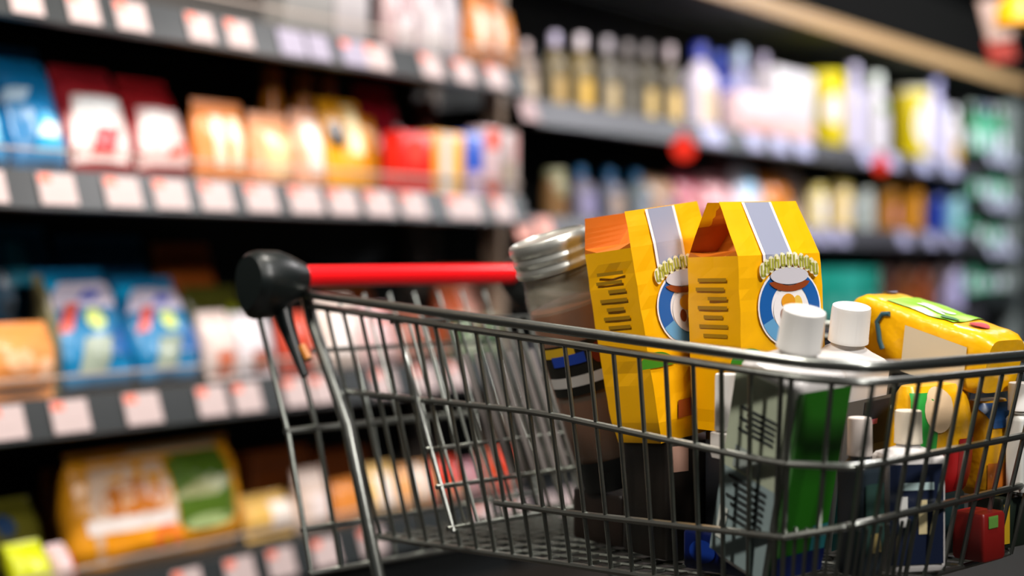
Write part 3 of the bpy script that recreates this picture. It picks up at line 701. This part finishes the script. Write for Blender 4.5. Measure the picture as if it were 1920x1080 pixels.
mb.tube([hp(.012, .24, .93), hp(.533, .24, .93)], .011, chrome, 10)
cb(mb, 'chassis')
for c in (hp(.012, -.01, .945), hp(.533, -.01, .945), Vector((*(VT[2][0] - ax * .14 + hd * .05).xy, .16)), Vector((*(VT[3][0] - ax * .14 - hd * .05).xy, .16))):
    mb = MB(); mb.box((c.x, c.y, .128), (.03, .035, .05), chrome_dark); mb.box((c.x + .018, c.y, .09), (.004, .03, .08), chrome_dark); mb.box((c.x - .018, c.y, .09), (.004, .03, .08), chrome_dark)
    fk = cb(mb, 'caster', smooth=False)
    mb = MB(); n = 24; vs = []
    for xx in (-.013, .013):
        for k in range(n): vs.append((c.x + xx, c.y + .058 * cos(2 * pi * k / n), .060 + .058 * sin(2 * pi * k / n)))
    mb.add(vs, [tuple(range(n))[::-1], tuple(range(n, 2 * n))] + [(k, (k + 1) % n, n + (k + 1) % n, n + k) for k in range(n)], mat('#2c2c2c', .5)); cb(mb, 'wheel', fk)
# handle: red grip, dark end caps with their side brackets
mb = MB(); zh = .0345
mb.tube([hp(t, 0, zh) for t in (-.01, .0, .24, .485)], .0187, mat('#f8121a', .28), 24); cb(mb, 'handle_grip')
def cap(t0, t1, flip):
    mb = MB(); out = []
    for k in range(28):
        an = 2 * pi * k / 28
        x = -.012 + .052 * cos(an); z = -.006 + .050 * sin(an)
        if sin(an) < 0: z = -.006 + .066 * sin(an) ; x = -.012 + .052 * cos(an) * (1 - .35 * sin(an) ** 2) - .014 * sin(an) ** 2 * (1)
        out.append((x, z))
    rings = []
    T = [(t0, .80), (t0 + (t1 - t0) * .10, .95), (t0 + (t1 - t0) * .2, 1.0), (t0 + (t1 - t0) * .55, .98), (t0 + (t1 - t0) * .75, .80), (t1, .52), ]
    if flip: T = [(t0, .52), (t0 + (t1 - t0) * .25, .8), (t0 + (t1 - t0) * .45, .98), (t0 + (t1 - t0) * .8, 1.0), (t0 + (t1 - t0) * .9, .95), (t1, .8)]
    vs = []
    for t, s_ in T:
        for x, z in out:
            vs.append(hp(t, x * s_ if s_ < .9 else x * s_, zh - z * s_ + .0))
    n = 28; fs = [(i * n + k, i * n + (k + 1) % n, (i + 1) * n + (k + 1) % n, (i + 1) * n + k) for i in range(len(T) - 1) for k in range(n)]
    fs += [tuple(range(n))[::-1], tuple((len(T) - 1) * n + k for k in range(n))]
    mb.add(vs, fs, plastic); return cb(mb, 'handle_cap')
c1 = cap(-.10, .004, False); c2 = cap(.478, .575, True)
mb = MB()
mb.tube([hp(-.035, -.02, .06), hp(-.03, .0, .12), hp(-.028, .05, .20)], [.017, .014, .007], plastic, 10)
mb.tube([hp(-.06, -.035, .06), hp(-.055, -.045, .105)], [.02, .008], plastic, 10)
cb(mb, 'side_bracket')
mb = MB(); mb.tube([hp(-.024, .035, .150), hp(-.022, .052, .172)], .0065, mat('#b4702c', .4), 8); cb(mb, 'coin_slot')

# ------------------------------------------------------------------ groceries in the cart
yel = mat('#f6b400', .34, 0, 'paper'); blue = mat('#1259a4', .4); lblue = mat('#5f9cc8', .4); white = mat('#efe9ea', .4)
silver = mat('#a9aec6', .32, .3); green = mat('#2c7a14', .4); brown = mat('#8a3c14', .4); lettering = mat('#a8a63c', .4); orange = mat('#e59a1c', .4)
def basis(x, y, z, o):
    M = Matrix((x.normalized().to_4d(), y.normalized().to_4d(), z.normalized().to_4d(), (0, 0, 0, 1))).transposed()
    for i in range(3): M[3][i] = 0
    M.translation = o; M[3][3] = 1
    return M
def pose(px, py, Y, yaw=35, tilt_side=0, tilt_fwd=0):
    """foot at pixel (px,py) and depth Y; tilt_side > 0 leans the top to the left, tilt_fwd > 0 towards the viewer"""
    return Matrix.Translation(P(px, py, Y)) @ Matrix.Rotation(radians(-tilt_side), 4, 'Y') @ Matrix.Rotation(radians(tilt_fwd), 4, 'X') @ Matrix.Rotation(radians(yaw), 4, 'Z')

def floor_z(x, y):
    return HC - (.47 - .047 * (Vector((x, y, 0)) - A).dot(ax)) + .008
def stand(px, Y, yaw=35, ts=0, tf=0):
    x = (px - PX) / F * Y
    return Matrix.Translation((x, Y, floor_z(x, Y) + sin(radians(abs(ts) + abs(tf))) * .045)) @ Matrix.Rotation(radians(-ts), 4, 'Y') @ Matrix.Rotation(radians(tf), 4, 'X') @ Matrix.Rotation(radians(yaw), 4, 'Z')
def brick_bag(label, M, w, d, h, hg, open_y, gus, flat=0.0):
    root = thing('flour_bag', label, 'bag', M, None)
    def half(z):
        if z < .02: return d / 2 * (.9 + .1 * z / .02)
        if z <= hg: return d / 2 * (1 + .03 * sin(pi * z / hg))
        return d / 2 + (open_y - d / 2) * ((z - hg) / (h - hg)) ** 1.0
    mb = MB(); zs = [0, .012, .03]
    k = 14
    zs += [.03 + (hg - .03) * i / k for i in range(1, k + 1)] + [hg + .007] + [hg + .007 + (h - hg - .007) * i / 6 for i in range(1, 7)]
    NX = 9; rows = []
    for z in zs:
        hy = half(z); row = []
        q = 1.0 if z > .012 else .97
        wb = w / 2 * q * (1 + .02 * sin(pi * min(1, z / hg))) * (1 if z < hg else 1 - .06 * (z - hg) / (h - hg))
        wn = lambda x, s: .0022 * noise.noise(Vector((x * 30, z * 34, s * 5)))
        if z > hg: lm = gus * min(1, .62 + (z - hg) / (h - hg) * .5)
        else:
            lm = 0
            for cz in (.32, .55, .74):
                lm += .005 * math.exp(-((z - cz * h) / .007) ** 2)
        for i in range(NX): x = -wb + 2 * wb * i / (NX - 1); row.append((x, -hy + wn(x, 0), z))
        rm = min(lm, .026); q9, y9 = (.9, .86) if z > hg else (.5, .5)
        row += [(wb - rm * .5, -hy * .5, z), (wb - rm, 0, z), (wb - rm * .5, hy * .5, z)]
        for i in range(NX): x = wb - 2 * wb * i / (NX - 1); row.append((x, hy + wn(x, 1), z))
        row += [(-wb + lm * q9, hy * y9, z), (-wb + lm, 0, z), (-wb + lm * q9, -hy * y9, z)]
        rows.append(row)
    n = len(rows[0]); vs = [v for r in rows for v in r]
    fs = [(i * n + k, i * n + (k + 1) % n, (i + 1) * n + (k + 1) % n, (i + 1) * n + k) for i in range(len(rows) - 1) for k in range(n)]
    fs += [tuple(range(n))[::-1], tuple((len(rows) - 1) * n + k for k in range(n))]
    mb.add(vs, fs, yel)
    gusset_shade = mb.mid(mat('#c86a08', .5, 0, 'paper')); ig = zs.index(hg)      # folded-in gussets painted deep orange for the shade and bounced light inside
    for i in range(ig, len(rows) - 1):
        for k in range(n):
            if NX - 1 <= k < NX + 3 or k >= 2 * NX + 2: mb.mi[i * n + k] = gusset_shade
    # printed design on the front
    def fy(z, off): return -half(z) - off
    def poly(pts, m, off):
        c = (sum(p[0] for p in pts) / len(pts), sum(p[1] for p in pts) / len(pts))
        L_ = [(c[0], fy(c[1], off), c[1])] + [(x, fy(z, off), z) for x, z in pts]
        mb.add(L_, [(0, 1 + i, 1 + (i + 1) % len(pts)) for i in range(len(pts))], m)
    def strip(x0, x1, z0, z1, m, off, sk=0):
        N_ = 14
        vs = []
        for i in range(N_ + 1):
            z = z0 + (z1 - z0) * i / N_; s_ = sk * (i / N_)
            vs += [(x0 + s_, fy(z, off), z), (x1 + s_, fy(z, off), z)]
        mb.add(vs, [(2 * i, 2 * i + 1, 2 * i + 3, 2 * i + 2) for i in range(N_)], m)
    def circ(cx, cz, rx, rz, m, off, a0=0, a1=360, inner=0):
        N_ = 36; vs = []
        for i in range(N_ + 1):
            a = radians(a0 + (a1 - a0) * i / N_)
            for rr in (inner, 1): z = cz + rz * rr * sin(a); vs.append((cx + rx * rr * cos(a), fy(z, off), z))
        mb.add(vs, [(2 * i, 2 * i + 1, 2 * i + 3, 2 * i + 2) for i in range(N_)], m)
    zc_ = h - .150; cx = .012
    strip(-.034, .022, zc_ + .062, h - .001, white, .0024); strip(-.029, .017, zc_ + .062, h - .001, silver, .003)
    circ(cx, zc_, .060, .056, white, .0026)
    circ(cx, zc_, .057, .053, blue, .0032, 30, 215, .62); circ(cx, zc_, .057, .053, lblue, .0033, 205, 285, .62); circ(cx, zc_, .057, .053, blue, .0031, -20, 32, .62)
    circ(cx + .002, zc_ - .004, .034, .032, white, .0036)
    circ(cx - .004, zc_ + .008, .013, .011, orange, .0044); circ(cx + .014, zc_ + .002, .009, .014, mat('#e8c050', .4), .0042)
    circ(cx - .014, zc_ - .010, .006, .009, brown, .0045); circ(cx + .0, zc_ - .018, .008, .006, mat('#b06a30', .4), .0045)
    circ(cx, zc_ + .040, .040, .018, brown, .0046, 195, 345, .55); circ(cx, zc_ + .044, .036, .012, mat('#c8c4cc', .4), .0050)
    for i in range(11):            # arched lettering, too soft in the photo to read
        a = radians(150 - 12 * i); x = cx + .062 * cos(a) * .93; z = zc_ + .038 + .028 * sin(a)
        circ(x, z, .0064, .0115, mat('#e8e2c0', .4), .0052)
        strip(x - .0042, x - .0012, z - .008, z + .008, lettering, .006); strip(x + .001, x + .0042, z - .008, z + (.008 if i % 3 else .001), lettering, .006)
        strip(x - .0042, x + .0042, z + (.001 if i % 2 else -.008), z + (.004 if i % 2 else -.005), lettering, .006)
    circ(-w / 2 + .010, zc_ - .075, .034, .022, green, .0030, 0, 175)
    poly([(w * .1, zc_ - .10), (w * .42, zc_ - .085), (w * .42, zc_ - .06), (w * .1, zc_ - .075)], lblue, .003)
    poly([(-.04, .03), (.05, .03), (.045, .055), (-.035, .055)], brown, .003)
    # small print on the side gusset
    def sside(y0, y1, z0, z1, m):
        x = -w / 2 * 1.02 - .0012; mb.add([(x, y0, z0), (x, y1, z0), (x, y1, z1), (x, y0, z1)], [(0, 1, 2, 3)], m)
    ink = mat('#a0780c', .4)
    for i, (y0, y1) in enumerate(((-.03, .03), (-.025, .035), (-.03, .01), (-.03, .032), (-.02, .02), (-.03, .03), (-.028, .022))):
        z = hg - .035 - i * .013; sside(y0, y1, z, z + .005, ink)
    mb.build('paper_sack', root, smooth=False)
    return root
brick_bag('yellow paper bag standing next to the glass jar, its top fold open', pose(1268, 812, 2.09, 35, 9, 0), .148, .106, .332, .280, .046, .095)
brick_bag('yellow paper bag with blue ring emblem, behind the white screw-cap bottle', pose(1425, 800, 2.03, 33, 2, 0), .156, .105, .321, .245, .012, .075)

# tall glass jar
glass = mat('#ddd6c0', .08)
glass.node_tree.nodes['Principled BSDF'].inputs['Alpha'].default_value = .13
J = pose(1163, 900, 2.215, 10, 17, 6) @ Matrix.Scale(1.07, 4)
root = thing('glass_jar', 'tall glass jar with ribbed silver lid and brown filling, leaning in the cart', 'jar', J)
r = .058
mb = MB()
lathe(mb, [(r * .5, 0), (r * .92, .001), (r, .012), (r, .265), (r * .985, .285), (r * .93, .305), (r * .90, .312), (r * .93, .316), (r * .90, .322), (r * .90, .338),
           (r * .85, .338), (r * .85, .322), (r * .87, .31), (r * .93, .285), (r * .95, .26), (r * .95, .014), (r * .85, .006), (r * .4, .006)], glass, 48); mb.build('glass_body', root)
mb = MB(); lathe(mb, [(r * .5, .008), (r * .86, .009), (r * .96, .018), (r * .965, .262), (r * .93, .272), (r * .5, .278), (r * .1, .276)], mat('#7a3a10', .35, 0, 'liquid'), 40); mb.build('brown_filling', root)
mb = MB()
pf = [(r * .90, .322), (r * .97, .323), (r * 1.01, .328), (r * 1.01, .331), (r * .972, .335), (r * .972, .339), (r * 1.01, .343), (r * 1.01, .346), (r * .972, .35), (r * .972, .354), (r * 1.01, .358), (r * 1.01, .366), (r * .97, .371), (r * .90, .373), (r * .88, .370), (r * .2, .370)]
lathe(mb, pf, mat('#dcdcd4', .34, .85, 'steel'), 48); mb.build('lid', root)
pk = Pack([(0, 2 * r, 2 * r, 2), (.373, 2 * r, 2 * r, 2)]); pk.h = .373
mb = MB(); pk.patch(mb, -.97, .97, .40, .60, mat('#14130f', .4), 'r', .0012, 24)
pk.patch(mb, -.95, -.35, .555, .592, mat('#c8a020', .4), 'r', .0018); pk.patch(mb, -.85, -.15, .52, .56, mat('#1c3c9c', .4), 'r', .0020)
pk.patch(mb, .0, .4, .50, .58, mat('#6c1c10', .4), 'e', .0022)
pk.patch(mb, -.97, .97, .435, .475, mat('#b8b4b0', .4), 'r', .0018, 24); mb.build('label', root)
mb = MB(); pk.patch(mb, -.97, .97, .01, .13, mat('#0c0d0d', .4), 'r', .0012, 24); mb.build('base_label', root)

# screw-cap jug bottles
def cap_bottle(label, M, w, d, h, body_m, faces, neck=.021, capr=.0285, caph=.052, capm=None, n=6):
    root = thing('bottle', label, 'bottle', M)
    mb = MB(); hb = h - caph
    pk = Pack([(0, w * .92, d * .92, n), (.006, w, d, n), (hb * .895, w, d, n), (hb * .925, w * .94, d * .94, n * .7), (hb * .95, w * .68, d * .68, 3), (hb * .975, neck * 2.3, neck * 2.3, 2), (hb + .01, neck * 2, neck * 2, 2)])
    pk.body(mb, body_m, 48, 20); mb.build('body', root)
    mb = MB(); vs = []; fs = []; nn = 64; prof = [(capr, hb), (capr, hb + .004), (capr * .985, hb + .006), (capr * .965, hb + caph - .006), (capr * .93, hb + caph - .001), (capr * .86, hb + caph), (capr * .3, hb + caph - .0005)]
    for i, (rr, z) in enumerate(prof):
        for k in range(nn):
            q = rr * (.978 if (k % 2 and i in (2, 3)) else 1); vs.append((q * cos(2 * pi * k / nn), q * sin(2 * pi * k / nn), z))
    for i in range(len(prof) - 1):
        for k in range(nn): fs.append((i * nn + k, i * nn + (k + 1) % nn, (i + 1) * nn + (k + 1) % nn, (i + 1) * nn + k))
    fs.append(tuple((len(prof) - 1) * nn + k for k in range(nn)))
    mb.add(vs, fs, capm or mat('#e4e2df', .42)); mb.build('screw_cap', root)
    for name, fl in faces:
        mb = MB()
        for f in fl:
            side, a0, a1, z0, z1, m = f[:6]; off = .0014 + .0006 * (f[6] if len(f) > 6 else 0)
            sk = f[7] if len(f) > 7 else 0
            if side == 'F': mb.add([(a0, -d / 2 - off, z0), (a1, -d / 2 - off, z0), (a1 + sk, -d / 2 - off, z1), (a0 + sk, -d / 2 - off, z1)], [(0, 1, 2, 3)], m)
            else: mb.add([(-w / 2 - off, a1, z0), (-w / 2 - off, a0, z0), (-w / 2 - off, a0 + sk, z1), (-w / 2 - off, a1 + sk, z1)], [(0, 1, 2, 3)], m)
        mb.build(name, root, smooth=False)
    return root
ink = mat('#33393a', .5); pale = mat('#b4bda6', .45); pale2 = mat('#8fa2a4', .45); dg = mat('#1f6410', .38)
wbody = mat('#d6d2d0', .35)
txt = []
for i in range(5): txt.append(('L', -.034, .030 - .012 * (i % 2), .215 - .0075 * i, .219 - .0075 * i, ink, 2))
for i in range(7): txt.append(('L', -.036, .034 - .010 * (i % 3), .118 - .009 * i, .1225 - .009 * i, ink, 2))
txt += [('L', -.02, .03, .135, .165, mat('#9aa4a0', .45), 2), ('L', .026, .042, .03, .075, mat('#d8dcd4', .45), 2), ('L', .030, .037, .045, .055, ink, 3)]
cap_bottle('white screw-cap bottle with big green label, nearest to the front of the cart', stand(1432, 1.885, 35, -6, 15), .104, .108, .352, wbody,
           [('green_label', [('F', -.047, .047, .008, .040, mat('#0a1a50', .4), 3), ('F', -.047, .047, .008, .264, dg), ('F', .020, .047, .008, .075, mat('#2c7c84', .4), 1, -.0), ('F', -.047, -.036, .008, .264, mat('#5c9c50', .4), 1)]),
            ('info_label', [('L', -.050, .050, .130, .264, pale), ('L', -.050, .050, .008, .130, pale2)] + txt)])
cap_bottle('white screw-cap bottle behind the green-labelled one', stand(1550, 2.085, 35, -3, 13), .096, .098, .352, wbody,
           [('front_label', [('F', -.045, .045, .11, .23, mat('#55585a', .45)), ('F', -.045, .045, .008, .11, mat('#1c6c70', .4)), ('F', -.01, .045, .16, .225, mat('#1c2430', .4), 1), ('F', .0, .02, .19, .198, mat('#b05c74', .4), 2)]),
            ('side_label', [('L', -.045, .045, .01, .23, mat('#3c4446', .45))])])
cap_bottle('small white screw-cap bottle with dark blue label at the cart nose', stand(1703, 1.905, 12, 0, 0), .084, .062, .210, wbody,
           [('front_label', [('F', -.043, .034, .010, .142, mat('#121c34', .4)), ('F', -.03, -.018, .06, .10, mat('#d8d8d4', .4), 1), ('F', -.002, .010, .05, .095, mat('#d8c89a', .4), 1), ('F', -.03, .02, .108, .118, mat('#b8d0d0', .4), 1)])],
           neck=.014, capr=.0185, caph=.044, capm=mat('#d8ccb8', .45))
cap_bottle('slim white bottle beside the small dark blue labelled bottle', stand(1612, 1.875, 40, 0, 0), .046, .046, .205, mat('#263038', .35),
           [('front_label', [('F', -.02, .02, .03, .12, mat('#28423c', .4)), ('F', -.012, .012, .03, .055, mat('#a8945c', .4), 1)])],
           neck=.013, capr=.0165, caph=.05, capm=mat('#e0d4cc', .45))
cap_bottle('narrow white bottle left of the green label bottle', pose(1364, 858, 1.895, 30, 0, 0), .036, .036, .112, mat('#e2dcd6', .35), [], neck=.014, capr=.0172, caph=.075)
cap_bottle('pale bottle at the right edge behind the cart nose', pose(1914, 920, 2.035, 30, 0, 0), .032, .032, .155, mat('#c8cac6', .35), [], neck=.014, capr=.018, caph=.04)

# boxes and packs that carry the others
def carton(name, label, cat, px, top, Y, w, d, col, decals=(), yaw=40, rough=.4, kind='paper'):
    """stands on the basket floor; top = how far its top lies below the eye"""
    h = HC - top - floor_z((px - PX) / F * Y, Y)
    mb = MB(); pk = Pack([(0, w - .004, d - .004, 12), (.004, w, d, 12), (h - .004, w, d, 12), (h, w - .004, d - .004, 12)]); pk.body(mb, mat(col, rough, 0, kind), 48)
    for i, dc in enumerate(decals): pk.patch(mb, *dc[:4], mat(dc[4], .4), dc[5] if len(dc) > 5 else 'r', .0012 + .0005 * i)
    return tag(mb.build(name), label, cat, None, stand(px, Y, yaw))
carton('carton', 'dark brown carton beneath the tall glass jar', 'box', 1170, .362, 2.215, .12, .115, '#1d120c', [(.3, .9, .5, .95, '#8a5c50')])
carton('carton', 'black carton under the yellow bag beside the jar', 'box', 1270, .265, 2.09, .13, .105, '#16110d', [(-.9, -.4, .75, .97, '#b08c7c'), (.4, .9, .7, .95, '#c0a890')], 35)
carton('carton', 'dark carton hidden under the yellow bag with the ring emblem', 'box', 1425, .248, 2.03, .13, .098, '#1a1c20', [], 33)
carton('detergent_pack', 'navy blue pack with pink sticker on the cart floor left of the green label bottle', 'pack', 1372, .372, 1.905, .135, .036, '#07164c', [(.05, .45, .35, .62, '#c87880'), (-.8, -.2, .2, .8, '#10348c', 'e'), (.0, .5, .65, .95, '#24281c')], -42, .3)
carton('red_box', 'dark red box standing at the right of the cart nose', 'box', 1835, .350, 1.955, .055, .05, '#7a1410', [(-.6, .2, .7, .95, '#5c8c3c')])
# yellow snack pack standing below the lying one
M = pose(1738, 918, 2.01, 40, -2, 2)
mb = MB(); pk = Pack([(0, .14, .05, 4), (.02, .148, .06, 4), (.09, .148, .065, 4), (.135, .14, .05, 4), (.15, .135, .03, 3)], .004, 3); pk.body(mb, mat('#f2b208', .3, 0, 'film'), 48, 16)
pk.patch(mb, -.9, .6, .0, .42, mat('#a81418', .35), 'b', .0016); pk.patch(mb, -.98, -.40, .42, .95, mat('#2c9c3c', .35), 'r', .0020); pk.patch(mb, -.75, .15, .58, 1.0, mat('#e8c8a0', .35), 'e', .0026)
pk.patch(mb, .3, .95, .02, .50, mat('#8a1014', .35), 'r', .0020)
tag(mb.build('snack_pack'), 'yellow pack with green and red print standing upright at the cart nose', 'pack', None, M)
# lying yellow pack on top
ex = Vector((.62, -.72, -.26)).normalized(); ey = (hd - ex * hd.dot(ex)).normalized(); ez = ex.cross(ey).normalized()
o = P(1745, 600, 2.12) + Vector((0, 0, -.030))
M = basis(ex, ey, ez, o)
root = thing('noodle_pack', 'yellow pack with lime green panel lying tilted on top of the groceries', 'pack', M)
mb = MB(); LL, WW, HH = .245, .118, .092
NX_, n = 18, 32; vs = []
for i in range(NX_ + 1):
    x = -LL / 2 + LL * i / NX_; e = abs(2 * i / NX_ - 1); k = 1 - .22 * max(0, (e - .75) / .25) ** 2; kz = 1 - .55 * max(0, (e - .7) / .3) ** 2 if i < NX_ / 2 else 1 - .15 * max(0, (e - .85) / .15)
    for j in range(n):
        a = 2 * pi * (j + .5) / n; cx, cz = cos(a), sin(a)
        y = math.copysign(abs(cx) ** .36, cx) * WW / 2 * k; z = math.copysign(abs(cz) ** .36, cz) * HH / 2 * kz
        z += .004 * noise.noise(Vector((x * 25, y * 25, 2))) * (1 if cz > 0 else 0); vs.append((x, y, z))
fs = [(i * n + j, (i + 1) * n + j, (i + 1) * n + (j + 1) % n, i * n + (j + 1) % n) for i in range(NX_) for j in range(n)] + [tuple(range(n)), tuple(NX_ * n + j for j in range(n))[::-1]]
mb.add(vs, fs, mat('#f4b60a', .28, 0, 'film'))
def ztop(x, y):
    e = abs(2 * (x + LL / 2) / LL - 1); k = 1 - .22 * max(0, (e - .75) / .25) ** 2
    kz = 1 - .55 * max(0, (e - .7) / .3) ** 2 if x < 0 else 1 - .15 * max(0, (e - .85) / .15)
    c = min(.999, abs(y) / (WW / 2 * k)) ** (1 / .36)
    z = sqrt(1 - c * c) ** .36 * HH / 2 * kz
    return z + .004 * noise.noise(Vector((x * 25, y * 25, 2)))
def topq(x0, x1, y0, y1, m, off=.0022, sk=0):
    nx, ny = 12, 8; vs = []
    for i in range(nx + 1):
        for j in range(ny + 1):
            x = x0 + (x1 - x0) * i / nx; y = y0 + (y1 - y0) * j / ny + sk * i / nx; vs.append((x, y, ztop(x, y) + off))
    mb.add(vs, [(i * (ny + 1) + j, (i + 1) * (ny + 1) + j, (i + 1) * (ny + 1) + j + 1, i * (ny + 1) + j + 1) for i in range(nx) for j in range(ny)], m)
def tope(cx, cy, rx, ry, m, off=.004):
    pts = [(cx + rx * cos(2 * pi * k / 20), cy + ry * sin(2 * pi * k / 20)) for k in range(20)]
    mb.add([(cx, cy, ztop(cx, cy) + off * .75)] + [(x, y, ztop(x, y) + off * .75) for x, y in pts], [(0, 1 + k, 1 + (k + 1) % 20) for k in range(20)], m)
topq(-.06, .055, -.048, .040, mat('#8cc81c', .3), sk=.004); tope(.0, .0, .03, .012, mat('#e4f0d0', .3), .0045); tope(-.0, -.02, .025, .006, mat('#f4f8e8', .3), .005)
tope(.040, -.03, .014, .012, mat('#3c7c50', .3), .005); tope(.078, -.012, .014, .016, mat('#b41c28', .3), .0045); tope(-.095, .012, .010, .013, mat('#7c8098', .3), .0045)
def sideq(x0, x1, z0, z1, m, off=.0015, sk=0): y = -WW / 2 - off; mb.add([(x0, y, z0), (x1, y, z0), (x1 + sk, y, z1), (x0 + sk, y, z1)], [(0, 1, 2, 3)], m)
sideq(.0, .105, -.045, .022, mat('#cfc2a8', .4), sk=-.01)
mb.tube([(-.040, -WW / 2 - .001, .030), (-.052, -WW / 2 - .001, .026), (-.058, -WW / 2 - .001, .012), (-.052, -WW / 2 - .001, .0), (-.046, -WW / 2 - .001, -.014), (-.038, -WW / 2 - .001, -.024)], .0038, mat('#24505c', .4), 8)
mb.build('wrapper', root)
# yellow and blue pack at the right edge
M = pose(1852, 922, 2.075, 38, 0, 0)
mb = MB(); pk = Pack([(0, .075, .05, 4), (.01, .08, .06, 4), (.11, .08, .06, 4), (.135, .07, .03, 3)], .002, 5); pk.body(mb, mat('#d89c10', .3, 0, 'film'), 40, 14)
pk.patch(mb, -.9, .9, .72, .98, mat('#1c4a80', .35), 'b', .0016); pk.patch(mb, .1, .7, .2, .5, mat('#1c1c28', .35), 'e', .0018); pk.patch(mb, -.9, .0, .05, .35, mat('#b8641c', .35), 'r', .0016)
tag(mb.build('snack_pack'), 'yellow and blue pack at the right edge behind the cart wires', 'pack', None, M)
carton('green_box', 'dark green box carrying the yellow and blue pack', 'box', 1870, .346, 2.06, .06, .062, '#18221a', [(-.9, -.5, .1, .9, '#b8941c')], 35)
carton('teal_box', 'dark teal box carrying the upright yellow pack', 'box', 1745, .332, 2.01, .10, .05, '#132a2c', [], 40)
